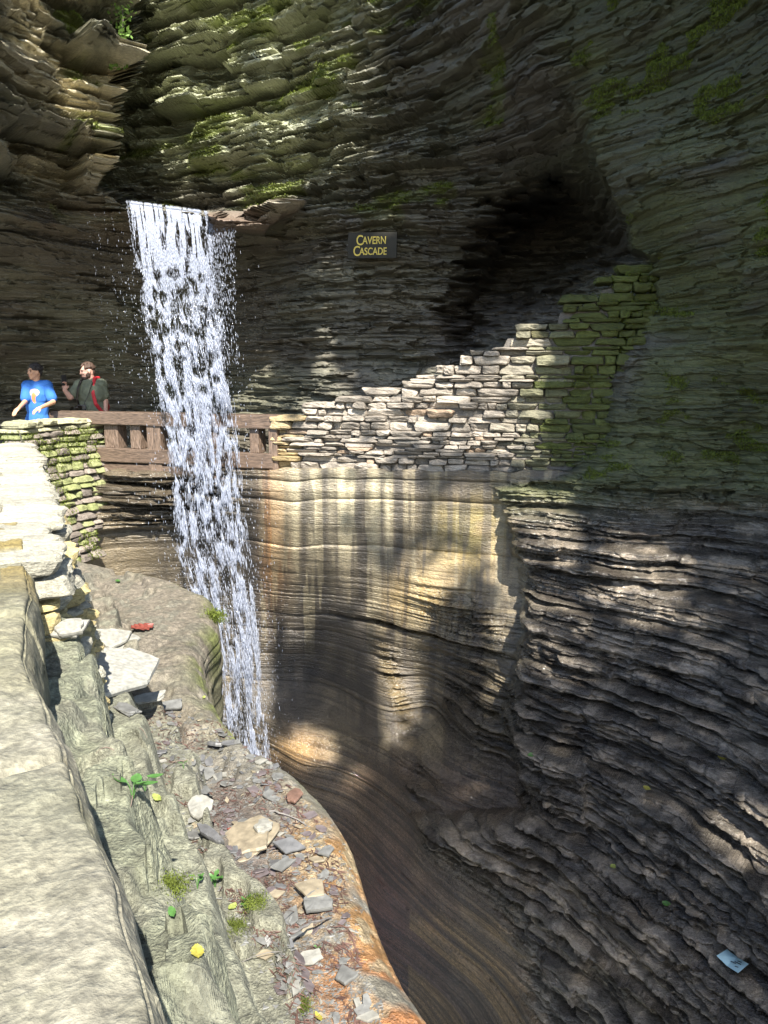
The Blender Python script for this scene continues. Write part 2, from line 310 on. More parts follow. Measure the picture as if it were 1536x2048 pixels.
# water-smoothed basin: vertical stains
st = lambda f, sd: fbm2(S * f, Z * .35 + 3, sd, 3)
cb = np.zeros(P.shape) + C(.21, .18, .135)
cb = mixc(cb, sstep(.45, .6, st(3.5, 71)), C(.10, .085, .07))
lamina = (hsh(i3, 9, 2) > .62) * sstep(1050, 1200, Vv) * .55 + (hsh(i2, 9, 2) > .75) * .35
cb = mixc(cb, lamina, C(.05, .044, .036))
up = sstep(1300, 1080, Vv)
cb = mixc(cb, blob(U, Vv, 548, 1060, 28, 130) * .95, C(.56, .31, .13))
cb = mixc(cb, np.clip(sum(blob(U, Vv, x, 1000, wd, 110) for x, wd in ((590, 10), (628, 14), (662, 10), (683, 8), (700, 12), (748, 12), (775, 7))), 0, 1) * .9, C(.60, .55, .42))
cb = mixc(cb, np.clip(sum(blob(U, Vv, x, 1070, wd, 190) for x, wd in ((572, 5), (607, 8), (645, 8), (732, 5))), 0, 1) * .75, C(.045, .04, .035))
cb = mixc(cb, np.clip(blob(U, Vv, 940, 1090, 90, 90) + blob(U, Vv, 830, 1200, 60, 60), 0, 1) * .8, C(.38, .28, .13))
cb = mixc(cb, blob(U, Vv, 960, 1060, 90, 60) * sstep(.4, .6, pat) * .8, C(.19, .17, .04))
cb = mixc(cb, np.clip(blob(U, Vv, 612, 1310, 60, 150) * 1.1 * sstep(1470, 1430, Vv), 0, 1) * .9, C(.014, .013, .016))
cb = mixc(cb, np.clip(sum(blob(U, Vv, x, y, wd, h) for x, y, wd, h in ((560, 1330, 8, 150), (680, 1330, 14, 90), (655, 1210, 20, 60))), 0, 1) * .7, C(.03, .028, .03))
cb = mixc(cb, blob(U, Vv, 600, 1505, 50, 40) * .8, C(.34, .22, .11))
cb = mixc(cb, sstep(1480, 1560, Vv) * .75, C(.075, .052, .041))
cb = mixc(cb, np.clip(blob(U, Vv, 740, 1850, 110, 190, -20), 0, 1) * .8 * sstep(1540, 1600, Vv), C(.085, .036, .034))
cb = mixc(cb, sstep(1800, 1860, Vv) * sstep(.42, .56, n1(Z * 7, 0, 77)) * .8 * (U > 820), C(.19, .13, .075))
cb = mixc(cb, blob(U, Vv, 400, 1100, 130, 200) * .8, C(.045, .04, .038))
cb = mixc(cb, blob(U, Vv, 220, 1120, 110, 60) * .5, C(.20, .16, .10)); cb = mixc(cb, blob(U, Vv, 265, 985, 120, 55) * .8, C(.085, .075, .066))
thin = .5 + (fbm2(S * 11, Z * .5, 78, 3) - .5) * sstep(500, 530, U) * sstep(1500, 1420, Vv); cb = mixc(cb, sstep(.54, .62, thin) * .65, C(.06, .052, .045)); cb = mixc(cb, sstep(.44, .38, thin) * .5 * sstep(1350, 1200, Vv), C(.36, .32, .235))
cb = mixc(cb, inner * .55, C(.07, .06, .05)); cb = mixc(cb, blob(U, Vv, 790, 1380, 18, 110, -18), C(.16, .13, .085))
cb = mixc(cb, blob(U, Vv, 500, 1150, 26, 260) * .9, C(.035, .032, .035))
cb = cb * (1 - .42 * ((hsh(i3, 19, 2) > .6) * sstep(1380, 1560, Vv))[..., None]) * (1 + .35 * ((hsh(i3, 29, 2) > .8) * sstep(1380, 1560, Vv))[..., None])
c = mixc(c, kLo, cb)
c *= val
c *= (np.array([1.07, 1.01, .84]) * (1 - lr[..., None]) + np.array([1.04, 1.0, .95]) * lr[..., None])
c *= (1 - .38 * kR * sstep(1000, 930, Vv) - .25 * (1 - kR) * sstep(520, 440, Vv) * sstep(700, 900, U))[..., None]; c *= (1 + .18 * sstep(440, 380, Vv) * sstep(760, 600, U))[..., None]  # painted in: shade over the upper right, sky light over the upper left
klip = sstep(-2, 4, sdist(U + wob * .3, Vv + wob * .15, LIPP))
c = mixc(c, klip * .8, C(.15, .10, .07)); c = mixc(c, blob(U, Vv, 555, 415, 45, 14) * .8 * klip, C(.40, .36, .27))  # brown lip rock; the pale spot paints sunlight on its shelf
wet = np.clip(.25 + .25 * kL + kLo * (.25 + .6 * inner + .6 * sstep(1400, 1560, Vv)) + lr * (.65 + .4 * sstep(.35, .55, pat)) + .35 * sstep(430, 300, Vv) * (U < 800) * (1 - kL), 0, 1)
CLIFFC = c
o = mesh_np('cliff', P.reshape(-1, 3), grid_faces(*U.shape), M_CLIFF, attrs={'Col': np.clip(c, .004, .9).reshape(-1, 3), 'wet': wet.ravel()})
tag(o, kind='structure')

#==MORE==
# ------------------------------------------------------------------ masonry: every stone rough and separate, one mesh per wall
def stone_template(n=4):
    bm = bmesh.new(); bmesh.ops.create_cube(bm, size=2); bmesh.ops.subdivide_edges(bm, edges=bm.edges[:], cuts=n, use_grid_fill=True)
    V = np.array([v.co[:] for v in bm.verts]); Fq = np.array([[v.index for v in f.verts] for f in bm.faces]); bm.free(); return V, Fq
TV, TF = stone_template(4); TV2, TF2 = stone_template(8)
def stones(rects, frame, depth, seed, colf, rough=.012, pw=5, wetv=.1, T=None):
    """rects: (s, z, w, h, push) on a wall surface given by frame(s, z) -> point, along, out"""
    tv, tf = T or (TV, TF)
    Vs, Fs, Cs, Ws = [], [], [], []; k = 0; rs = np.random.RandomState(seed)
    for (s0, z0, wd, ht, push) in rects:
        v = tv.copy(); p = pw + rs.rand() * 2
        r = (np.abs(v) ** p).sum(1) ** (1 / p); v = v / r[:, None]
        off = rs.rand(3) * 50
        skew = (rs.rand(4) - .5) * .35
        x = v[:, 0] * (1 + skew[0] * v[:, 2]); z = v[:, 2] * (1 + skew[1] * v[:, 0] * .8) + skew[2] * .5 * v[:, 0] ** 2
        nz = fbm3(v[:, 0] * wd * 6 + off[0], v[:, 2] * ht * 10 + off[1], v[:, 1] * 1.5 + off[2], 3, 3) - .5
        nz2 = fbm3(v[:, 0] * wd * 20 + off[0], v[:, 2] * ht * 36 + off[1], v[:, 1] * 3 + off[2], 4, 2) - .5
        sx = s0 + x * wd / 2 + nz * .05 * wd; zz = z0 + z * ht / 2 + (nz * .35 + nz2 * .12) * ht
        base, al, out = frame(sx, zz)
        d = v[:, 1] * depth / 2 * -1 + push + (nz * 3 + nz2) * rough + skew[3] * .06 * v[:, 0] * wd + (rs.rand() - .5) * .05 * v[:, 2]
        Vs.append(base + out * d[:, None]); Fs.append(tf + k); k += len(v)
        cc = colf(s0, z0, rs); Cs.append(np.repeat(cc[None], len(v), 0) * (1 + .5 * nz[:, None])); Ws.append(np.full(len(v), wetv))
    return np.concatenate(Vs), np.concatenate(Fs), np.concatenate(Cs), np.concatenate(Ws)
def courses(s0, s1, top, bot, seed, hmin=.055, hmax=.13, wmin=.16, wmax=.5, push=.05, zr=(-1, 4)):
    rs = np.random.RandomState(seed); out = []; z = zr[0]
    while z < zr[1]:
        h = hmin + (hmax - hmin) * rs.rand() ** 1.3; s = s0 + rs.rand() * .03
        while s < s1:
            wd = wmin + (wmax - wmin) * rs.rand() ** 1.4; m = s + wd / 2; hh = h * (.78 + .3 * rs.rand())
            if z + h * .8 < top(m) and z > bot(m) and m > s0:
                out.append((m, z + h / 2 + (rs.rand() - .5) * .012, wd * .97, hh, push * (rs.rand() - .4)))
            s += wd
        z += h
    return out
# stair parapet of stacked slabs along the back wall: plan curve follows the ledge
mu = np.array([549, 650, 750, 850, 950, 1050, 1150, 1240, 1310]); mY = np.array([9.88, 9.72, 9.58, 9.46, 9.34, 9.22, 9.10, 8.99, 8.9])
mP = at(mu, np.full(9, 830.), mY)[:, :2]; mS = np.r_[0, np.cumsum(np.linalg.norm(np.diff(mP, axis=0), axis=1))]
def mframe(s, z):
    x = np.interp(s, mS, mP[:, 0]); y = np.interp(s, mS, mP[:, 1]); x2 = np.interp(s + .01, mS, mP[:, 0]) - np.interp(s - .01, mS, mP[:, 0]); y2 = np.interp(s + .01, mS, mP[:, 1]) - np.interp(s - .01, mS, mP[:, 1])
    l = np.hypot(x2, y2) + 1e-9; al = np.stack([x2 / l, y2 / l, 0 * x], -1); out = np.stack([y2 / l, -x2 / l, 0 * x], -1)
    return np.stack([x, y, z + 0 * x], -1), al, out
def s_of(u): return np.interp(u, mu, mS)
def z_of(u, v): return at(u, v, np.interp(u, mu, mY))[..., 2]
tp = np.array([(549,829),(618,829),(622,800),(700,790),(742,790),(745,782),(815,765),(822,752),(868,748),(872,735),(925,722),(930,708),(968,700),(972,690),(1005,672),(1012,655),(1045,655),(1050,648),(1105,640),(1112,605),(1185,580),(1190,560),(1238,548),(1242,530),(1275,515),(1310,512)], float)
bt = np.array([(549,936),(770,938),(800,940),(860,950),(960,950),(1090,948),(1195,935),(1240,900),(1310,860)], float)
tS, tZ = s_of(tp[:, 0]), z_of(tp[:, 0], tp[:, 1]); bS, bZ = s_of(bt[:, 0]), z_of(bt[:, 0], bt[:, 1])
def mcol(s, z, rs):
    k = rs.rand(); b = np.array([.27, .235, .19]) * (.65 + .6 * k)
    if rs.rand() < .06: b = np.array([.26, .19, .13])
    u = np.interp(s, mS, mu); g = np.clip((u - 1010 + 60 * (rs.rand() - .5)) / 120, 0, 1)
    b = b * (1 - g) + np.array([.075, .088, .018]) * (.7 + .5 * k) * g
    if s < .25: b = b * .5 + np.array([.36, .25, .07]) * .5
    return b
rc = courses(0, mS[-1], lambda s: np.interp(s, tS, tZ), lambda s: np.interp(s, bS, bZ) - .03, 5, hmin=.032, hmax=.11, wmin=.10, wmax=.5, push=.13, zr=(.2, 4))
def keepst(r):
    uu, vv = px(mframe(np.array(r[0]), np.array(r[1]))[0]); return uu < np.interp(vv, [500, 600, 640, 760, 900, 960], [1330, 1300, 1262, 1225, 1212, 1190]) + 40
rc = [r for r in rc if keepst(r)]
Vm, Fm, Cm, Wm = stones(rc, mframe, .34, 9, mcol, rough=.022, pw=8)
wall = mesh_np('stone_wall', Vm, Fm, M_STONE, attrs={'Col': Cm, 'wet': Wm})
tag(wall, 'stacked slab stair wall with stepped top climbing right under the dark cave', 'stone wall')
# its mortar core
ss = np.linspace(0, s_of(1215), 300); rows = []
for f in np.linspace(0, 1, 30):
    zt = np.interp(ss, tS, tZ) - .13; zb = np.interp(ss, bS, bZ) - .05; z = zb + (zt - zb) * f
    Pb, al, out = mframe(ss, z); rows.append(Pb + out * (.105 + .02 * (fbm2(ss * 12, z * 20, 4, 2) - .5))[:, None])
zt = np.interp(ss, tS, tZ) - .13; Pb, al, out = mframe(ss, zt); rows.append(Pb - out * .2)
core = np.array(rows)
mcore = core + np.array([0, -.06, 0])
mc = mesh_np('mortar_core', core, grid_faces(*core.shape[:2]), M_STONE, parent=wall, attrs={'Col': np.full((core.shape[0] * core.shape[1], 3), .13) * [1, .9, .78], 'wet': np.zeros(core.shape[0] * core.shape[1])})

# ------------------------------------------------------------------ parapet along the path (left foreground)
ZP = 1.05; ZL = -.35
edge = np.array([(395,2250),(352,2048),(332,1950),(290,1850),(262,1770),(235,1700),(195,1620),(172,1540),(150,1480),(120,1420),(95,1360),(80,1310),(72,1240),(66,1180),(60,1100),(52,1020),(46,960),(40,905),(34,880)], float)
EP = atz(edge[:, 0], edge[:, 1], ZP)[:, :2]
EP = np.vstack([EP[0] + (EP[0] - EP[1]) * 3, EP])
eS = np.r_[0, np.cumsum(np.linalg.norm(np.diff(EP, axis=0), axis=1))]; eS -= eS[3]
def eframe(s):
    x = np.interp(s, eS, EP[:, 0]); y = np.interp(s, eS, EP[:, 1]); d = np.array([-.45, .893]); return x, y
# rows spaced by perspective
srow = -0.9 + (np.exp(np.linspace(0, 1, 620) * 2.6) - 1) / (math.exp(2.6) - 1) * (eS[-1] + 1.0)
cc_ = np.r_[np.linspace(-1.0, 0, 170), np.linspace(0.004, 1, 130)]
SS, CC = np.meshgrid(srow, cc_, indexing='ij')
Xe, Ye = eframe(SS); ox, oy = .893, .45                      # outward
hgt0 = np.clip(CC, 0, 1) * 1.6
rag = (fbm2(SS * 1.3, SS * 0, 81, 3) - .5) * .07 * sstep(.6, 1.6, SS) + (fbm2(SS * 5, SS * 0, 82, 3) - .5) * .025
# section: top from -0.62 m inside to the edge, then the battered rough face
Wd = .62
inside = np.clip(-CC, 0, 1) * Wd; down = np.clip(CC, 0, 1)
roughk = sstep(1.3, 2.2, SS)                                # beyond the big cap the wall is rough yellow rubble
cell_s = np.floor(SS / .24 + .5 * n2(SS * 2, CC * 3, 83)); cell_c = np.floor(CC * 6 + 2.5 * hsh(cell_s, 2, 3)); 
blk = hsh(cell_s, cell_c, 84)
lat = -inside + rag * (1 - inside / Wd) + down * .05 + .03 * (fbm2(SS * 3, CC * 6, 85, 4) - .5) * sstep(-.05, .1, CC)
lat = lat + .035 * (n1(hgt0 * 13, np.floor(SS * 1.2), 95) - .5) * (down > .02) * .4 - .02 * np.exp(-((CC - .0) / .03) ** 2)            # worn arris
WX, WY = Xe + ox * lat, Ye + oy * lat
hgt = ZP - down ** 1.15 * (ZP - ZL + .25) + .05 * (fbm2(WX * 1.7, WY * 1.7, 86, 4) - .5) * (1 - down) + .020 * (fbm2(WX * 9, WY * 9 + down * 9, 87, 4) - .5) + .006 * (fbm2(WX * 40, WY * 40 + down * 30, 96, 3) - .5)
jj = np.searchsorted(np.array([-.35, 1.32, 2.45, 3.6, 4.9, 6.3]), SS - .06 * (fbm2(CC * 4, CC * 0 + 1, 89, 3) - .5) + .12 * CC)
hgt += .05 * (hsh(jj, 1, 97) - .5) * (1 - down)
hgt += -.10 * blob(SS, CC, .83, -.33, .10, .12) * 0 - .02 * np.exp(-((SS - .55 - .15 * CC) / .02) ** 2) * (CC < 0)
rstep = .4 * (.07 * (blk - .5) + .05 * (fbm2(SS * 6, CC * 5, 88, 3) - .5)) * roughk * (CC > -.5) * (1 - down)
hgt -= .02 * np.exp(-(inside / .02) ** 2) * (1 - down)
hgt += rstep - .05 * roughk * sstep(-.6, -.1, CC) * (1 - down)
for js in (-.35, 1.32, 2.45, 3.6, 4.9, 6.3):
    hgt -= .045 * np.exp(-((SS - js - .06 * (fbm2(CC * 4, CC * 0 + js, 89, 3) - .5) + .12 * CC) / .014) ** 2) * (CC < .1)
PP = np.stack([Xe + ox * lat, Ye + oy * lat, hgt], -1)
pn = fbm3(WX * 3, WY * 3, hgt * 3, 91, 5); pn2 = fbm3(WX * 14, WY * 14, hgt * 14, 92, 4)
pc = np.zeros(PP.shape) + C(.50, .48, .38)
pc = mixc(pc, sstep(.45, .62, pn) * .7, C(.40, .40, .30)); pc = mixc(pc, sstep(.52, .6, pn2) * .4, C(.62, .59, .50))
pc = mixc(pc, sstep(.5, .6, fbm2(SS * 1.5 + 3, CC * 1.3, 94, 4)) * .45, C(.40, .38, .22))
pc = mixc(pc, blob(SS, CC, .83, -.36, .13, .14) * .75, C(.22, .24, .15)); pc = mixc(pc, blob(SS, CC, 1.65, -.2, .22, .3) * .7, C(.20, .21, .14)); pc = mixc(pc, blob(SS, CC, .25, -.5, .1, .2) * .5, C(.48, .45, .22))
pc = mixc(pc, roughk * sstep(-.45, -.2, CC) * sstep(3.6, 2.6, SS) * (blk > .45) * .8, C(.52, .39, .10))
pc = mixc(pc, sstep(.05, .3, down) * .6 * (1 - roughk * (blk > .6)), C(.24, .25, .17))
pc = mixc(pc, sstep(4.2, 6.5, SS) * .6, C(.33, .33, .19))
pc *= np.array([.31, .30, .27]) * (.8 + .4 * fbm3(WX * 45, WY * 45, hgt * 45, 93, 2))[..., None]
par = mesh_np('parapet', PP, grid_faces(*PP.shape[:2])[:, ::-1], M_PAR, attrs={'Col': pc.reshape(-1, 3), 'wet': np.zeros(PP.shape[0] * PP.shape[1])})
tag(par, 'pale sunlit stone parapet with worn flat capstones filling the left foreground', 'parapet')

def pframe(q, z):
    x, y = eframe(q); lat_ = -.06 + .24 * np.clip((1.06 - z) / 1.3, 0, 1.2) * sstep(2.0, 3.2, q) + .02
    return np.stack([x + ox * lat_, y + oy * lat_, z + 0 * x], -1), np.stack([-.45 + 0 * x, .893 + 0 * x, 0 * x], -1), np.stack([ox + 0 * x, oy + 0 * x, 0 * x], -1)
def ycol(q, z, rs):
    k = rs.rand(); b = np.array([.26, .245, .19]) * (.8 + .4 * k)
    if rs.rand() < .6 and q < 4.6 and z < .97: b = np.array([.32, .26, .12]) * (.7 + .5 * rs.rand())
    return b
rp = courses(2.15, 8.0, lambda q: 1.06, lambda q: -.3, 25, hmin=.04, hmax=.10, wmin=.10, wmax=.27, push=.10, zr=(-.3, 1.12))
Vp_, Fp_, Cp_, Wp_ = stones(rp, pframe, .3, 29, ycol, rough=.02, pw=4)
mesh_np('rubble_face', Vp_, Fp_, M_STONE, parent=par, attrs={'Col': Cp_, 'wet': Wp_ * 0})

# ------------------------------------------------------------------ the rock ledge below the parapet
rim = np.array([(1250,2900),(960,2250),(878,2048),(790,1920),(742,1820),(712,1720),(690,1655),(645,1580),(565,1512),(490,1470),(440,1420),(398,1340),(396,1285),(432,1245),(425,1190),(345,1155),(255,1135),(165,1120),(112,1108),(92,1098)], float)
foot = np.array([(250,2900),(200,2250),(160,2048),(150,1950),(130,1850),(110,1780),(95,1700),(80,1630),(60,1560),(50,1500),(45,1440),(40,1360),(38,1320),(35,1270),(30,1220),(28,1190),(25,1160),(25,1140),(22,1120),(20,1108)], float)
R_ = atz(rim[:, 0], rim[:, 1], ZL)[:, :2]; F_ = atz(foot[:, 0], foot[:, 1], ZL)[:, :2] + np.array([-.42, -.21]); F_[:, 0] = np.minimum(F_[:, 0], .12 - .5 * F_[:, 1] - .35)
R_ = np.vstack([[1.1, -.6], R_]); F_ = np.vstack([[-.2, -.8], F_]); rim = np.vstack([rim[:1], rim])
tk = np.linspace(0, 1, len(rim)); tt = np.linspace(0, 1, 760)
def smooth_interp(t, tk, A):
    x = np.stack([np.interp(t, tk, A[:, i]) for i in range(2)], -1); ker = np.hanning(31); ker /= ker.sum()
    for i in range(2):
        xp = np.pad(x[:, i], 15, mode='reflect', reflect_type='odd'); x[:, i] = np.convolve(xp, ker, 'valid')
    return x
Rr = smooth_interp(tt, tk, R_); Fr = smooth_interp(tt, tk, F_)
cc2 = np.r_[np.linspace(0, 1, 470), 1 + np.linspace(.004, 1, 110)]
TT, C2 = np.meshgrid(np.arange(760), cc2, indexing='ij')
cA = np.clip(C2, 0, 1)[..., None]; base2 = Fr[:, None] * (1 - cA) + Rr[:, None] * cA
tg = np.gradient(Rr, axis=0); tg /= np.linalg.norm(tg, axis=1, keepdims=True); outn = np.stack([tg[:, 1], -tg[:, 0]], -1)
kk = np.hanning(61); kk /= kk.sum(); outn = np.stack([np.convolve(np.pad(outn[:, i], 30, mode='edge'), kk, 'valid') for i in range(2)], -1); outn /= np.linalg.norm(outn, axis=1, keepdims=True)
dn = np.clip(C2 - 1, 0, 1)
LX, LY = base2[..., 0], base2[..., 1]
wdt = np.linalg.norm(Rr - Fr, axis=1)[:, None]; dfr = (1 - np.clip(C2, 0, 1)) * wdt      # metres from the rim
dff = ((base2[..., 0] - .12) + .5 * base2[..., 1]) / 1.118 - .03                                              # metres from the foot
ln = fbm2(LX * 1.6, LY * 1.6, 101, 4)
# steps: mossy bench next to the wall, then the debris floor, then the rim
b1_ = .30 * sstep(.40, .30, dff + .25 * (ln - .5)); b2_ = .26 * sstep(.62, .55, dff + .3 * (fbm2(LX * 2.2 + 9, LY * 2.2, 102, 4) - .5)); 
b3_ = .06 * sstep(.55, .5, fbm2(LX * 1.8, LY * 1.1 + 5, 103, 4)); b4_ = .05 * sstep(.5, .46, fbm2(LX * 3.3 + 5, LY * 2.1 + 5, 104, 4)) * sstep(.2, .5, dfr)
l5_ = fbm2(LX * 6, LY * 6, 117, 3)
lh = ZL - .10 + (b1_ + b2_) * sstep(7.5, 5.5, LY) + b3_ + b4_ + .05 * (fbm2(LX * 5, LY * 5, 105, 5) - .5) + .012 * (fbm2(LX * 30, LY * 30, 106, 4) - .5)
bn = .62 * sstep(.20, .06, dff + .20 * (fbm2(LX * 3, LY * 3, 108, 4) - .5)) * sstep(3.5, 2.7, LY) + .18 * (fbm2(LX * 4, LY * 4, 109, 4) - .5) * sstep(.6, .2, dff)
bq = np.floor(bn / .08 + .3 * l5_) * .08
lh += bn * .65 + bq * .35
lh += .045 * sstep(.5, .1, dfr)
lh -= .09 * np.exp(-dfr / .05) * (C2 <= 1)
lh -= dn * 2.6 + (C2 > 1) * .09
und = (fbm2(TT / 40, C2 * 6, 107, 3) - .5) * .12
lo_ = dn * 0
lo_ = (.05 * np.sqrt(np.clip(dn / .05, 0, 1)) + und * sstep(0, .1, dn) - .25 * sstep(.1, 1, dn)) * (C2 > 1) + .03 * (hsh(np.floor(dn * 60), 0, 5) - .5) * (dn > .03)
LX2 = LX + outn[:, None, 0] * lo_; LY2 = LY + outn[:, None, 1] * lo_
LPt = np.stack([LX2, LY2, lh], -1)
lu, lv = px(np.stack([LX, LY, 0 * LX + ZL], -1))
lc = np.zeros(LPt.shape) + C(.25, .235, .18)
l5 = fbm2(LX * 9, LY * 9, 111, 4)
lc = mixc(lc, sstep(.4, .6, ln) * .5, C(.20, .175, .125)); lc = mixc(lc, sstep(.5, .62, l5) * .5, C(.36, .34, .28))
lc = mixc(lc, sstep(.5, .05, dff) * sstep(.35, .55, l5) * .6, C(.22, .25, .13))
lc = mixc(lc, np.clip((b1_ + b2_) / .3, 0, 1) * .6 * sstep(7, 5, LY), C(.30, .31, .22))
lc = mixc(lc, sstep(1420, 1300, lv) * .6 * sstep(.3, .6, l5), C(.27, .22, .16))
deb = sstep(.12, .5, dfr) * sstep(.5, .7, dff) * sstep(1400, 1450, lv) * sstep(.38, .5, fbm2(LX * 3, LY * 2, 112, 4) + .06)
lc = mixc(lc, deb * .85, C(.13, .095, .085))
org = sstep(.42 + .0 * LX, .1, dfr) * sstep(1540, 1680, lv) * sstep(.30, .5, fbm2(LX * 4, LY * 4, 113, 4))
lc = mixc(lc, org * .9, C(.46, .25, .09)); lc = mixc(lc, org * sstep(1850, 1960, lv) * .75, C(.50, .20, .07))
lc = mixc(lc, org * sstep(.5, .6, fbm2(LX * 14, LY * 14, 114, 3)) * .7, C(.50, .42, .26))
lc = mixc(lc, np.exp(-dfr / .06) * (C2 < 1.4) * sstep(1650, 1450, lv) * sstep(.4, .55, fbm2(LX * 5, LY * 5, 115, 3)) * .85, C(.20, .23, .05))
lc = mixc(lc, sstep(.0, .2, dn), C(.17, .16, .09))
lc = mixc(lc, blob(LX, LY, -1.62, 4.2, .5, .4) * sstep(.4, .6, l5) * .6, C(.26, .16, .08))
lc *= .52 * (.45 + 1.1 * fbm2(LX * 42, LY * 42, 116, 3))[..., None]
lwet = np.clip(org * .55 + .2 * sstep(1450, 1200, lv) + .1, 0, 1)
led = mesh_np('ledge', LPt, grid_faces(*LPt.shape[:2])[:, ::-1], M_LEDGE, attrs={'Col': lc.reshape(-1, 3), 'wet': lwet.ravel()})
tag(led, kind='structure')
def ledge_z(x, y):
    d = (LX[::4, :470:4] - x) ** 2 + (LY[::4, :470:4] - y) ** 2; i = np.argmin(d); return lh[::4, :470:4].ravel()[i]

# ------------------------------------------------------------------ mossy wall at the far bend of the path
qu = np.array([20, 45, 70, 100, 140, 182]); qY = np.array([9.5, 9.7, 9.95, 10.2, 10.5, 10.8])
qP = at(qu, np.full(6, 860.), qY)[:, :2]; qP = np.vstack([qP, qP[-1] + [-.02, .5]]); qS = np.r_[0, np.cumsum(np.linalg.norm(np.diff(qP, axis=0), axis=1))]
def qframe(s, z):
    x = np.interp(s, qS, qP[:, 0]); y = np.interp(s, qS, qP[:, 1]); e = .06
    x2 = np.interp(s + e, qS, qP[:, 0]) - np.interp(s - e, qS, qP[:, 0]); y2 = np.interp(s + e, qS, qP[:, 1]) - np.interp(s - e, qS, qP[:, 1])
    l = np.hypot(x2, y2) + 1e-9; al = np.stack([x2 / l, y2 / l, 0 * x], -1); out = np.stack([y2 / l, -x2 / l, 0 * x], -1)
    Pq = np.stack([x, y, z + 0 * x], -1) + out * (.55 * np.clip((1.05 - z) / 1.6, 0, 1.2) ** 1.4)[..., None]
    return Pq, al, out
def qcol(s, z, rs):
    k = rs.rand(); b = np.array([.16, .135, .11]) * (.7 + .7 * k)
    if rs.rand() < .5: b = b * .4 + np.array([.20, .24, .06]) * .6
    if z > .93: b = np.array([.27, .26, .16]) * (.8 + .4 * k)
    return b
rq = courses(0, qS[-1], lambda s: 1.14, lambda s: -.78 + .75 * np.clip((s - .45) / .8, 0, 1), 15, hmin=.06, hmax=.12, wmin=.14, wmax=.38, push=.06, zr=(-.7, 1.2))
Vq, Fq_, Cq, Wq = stones(rq, qframe, .4, 19, qcol, rough=.016)
w2 = mesh_np('stone_wall', Vq, Fq_, M_STONE, attrs={'Col': Cq, 'wet': Wq})
tag(w2, 'mossy curved rubble wall at the left end of the wooden railing', 'stone wall')
ss = np.linspace(0, qS[-1], 90); rows = []
for z in np.linspace(-.15, 1.03, 40):
    Pb, al, out = qframe(ss, z + 0 * ss); rows.append(Pb + out * .12)
Pb, al, out = qframe(ss, 1.03 + 0 * ss); rows.append(Pb - out * .4)
core = np.array(rows)
mesh_np('mortar_core', core, grid_faces(*core.shape[:2]), M_STONE, parent=w2, attrs={'Col': np.full((core.shape[0] * core.shape[1], 3), .09) * [1, .95, .7], 'wet': np.zeros(core.shape[0] * core.shape[1])})
# moss: short tufts of tiny blades on the stones
M_MOSS = solid('moss', (.12, .15, .03), .9, .5, 20, .3, .01, .1, transl=.3)
def moss(name, centres, seed, n, size=.02):
    rs = np.random.RandomState(seed); c = centres[rs.randint(0, len(centres), n)] + rs.randn(n, 3) * [.012, .012, .006]
    a = rs.rand(n) * 6.283; up = np.stack([np.cos(a) * .5, np.sin(a) * .5 - .3, .6 + rs.rand(n)], -1) * size * (.5 + rs.rand(n))[:, None]
    sd = np.stack([-np.sin(a), np.cos(a), 0 * a], -1) * size * .35
    V = np.stack([c - sd, c + sd, c + up], 1).reshape(-1, 3); Ft = np.arange(3 * n).reshape(-1, 3)
    return mesh_np(name, V, Ft, M_MOSS)
rs = np.random.RandomState(3)
k = fbm3(Vq[:, 0] * 2.2, Vq[:, 1] * 2.2, Vq[:, 2] * 3.5, 7, 3); sel = Vq[(k > .5) & (Vq[:, 2] < .95)]
mo = moss('moss', sel, 4, 24000, .018); tag(mo, kind='stuff')

gm = (kR * sstep(1000, 930, Vv) * sstep(.45, .65, fbm2(S * 1.1, Z * 2.5, 63, 4)) * (U < 1600)) > .6
selm = np.concatenate([P[(moss_up > .6) & (fbm2(S * 6, Z * 9, 66, 2) > .46)], P[gm & (fbm2(S * 5, Z * 9, 67, 2) > .5)]])
mo = moss('moss', selm, 6, 110000, .015); tag(mo, kind='stuff')
k = fbm3(Vm[:, 0] * 2.2, Vm[:, 1] * 2.2, Vm[:, 2] * 3.5, 8, 3); mo = moss('moss', Vm[(k > .48) & (Cm[:, 2] < Cm[:, 1] * .4)], 5, 14000, .014); tag(mo, kind='stuff')

# ------------------------------------------------------------------ walkway slab behind the railing and water far below
def box(name, c, d, mat, parent=None, rz=0, bev=.012, seed=0, wob=.004):
    bm = bmesh.new(); bmesh.ops.create_cube(bm, size=1); bmesh.ops.scale(bm, vec=d, verts=bm.verts)
    bmesh.ops.bevel(bm, geom=bm.edges[:], offset=min(bev, min(d) * .3), segments=2, affect='EDGES', profile=.6)
    bmesh.ops.subdivide_edges(bm, edges=[e for e in bm.edges if e.calc_length() > max(d) * .4], cuts=6, use_grid_fill=True)
    rs = random.Random(seed)
    for v in bm.verts: v.co += Vector((rs.uniform(-wob, wob), rs.uniform(-wob, wob), rs.uniform(-wob, wob)))
    me = bpy.data.meshes.new(name); bm.to_mesh(me); bm.free(); me.materials.append(mat)
    o = bpy.data.objects.new(name, me); col.objects.link(o); o.location = c; o.rotation_euler[2] = rz
    if parent: o.parent = parent
    return o
M_PATH = solid('path_rock', (.16, .15, .12), .8, .3, 8, .4, .02)
pathv = np.array([(-9, 5.5, .02), (-4.4, 8.6, .02), (-4.3, 11.1, .02), (-1.2, 10.3, .02), (.6, 10.1, .02), (.6, 13.5, .02), (-9, 15, .02)])
me = bpy.data.meshes.new('path'); me.from_pydata([tuple(p) for p in pathv], [], [list(range(7))]); me.materials.append(M_PATH)
po = bpy.data.objects.new('path', me); col.objects.link(po); tag(po, kind='structure')
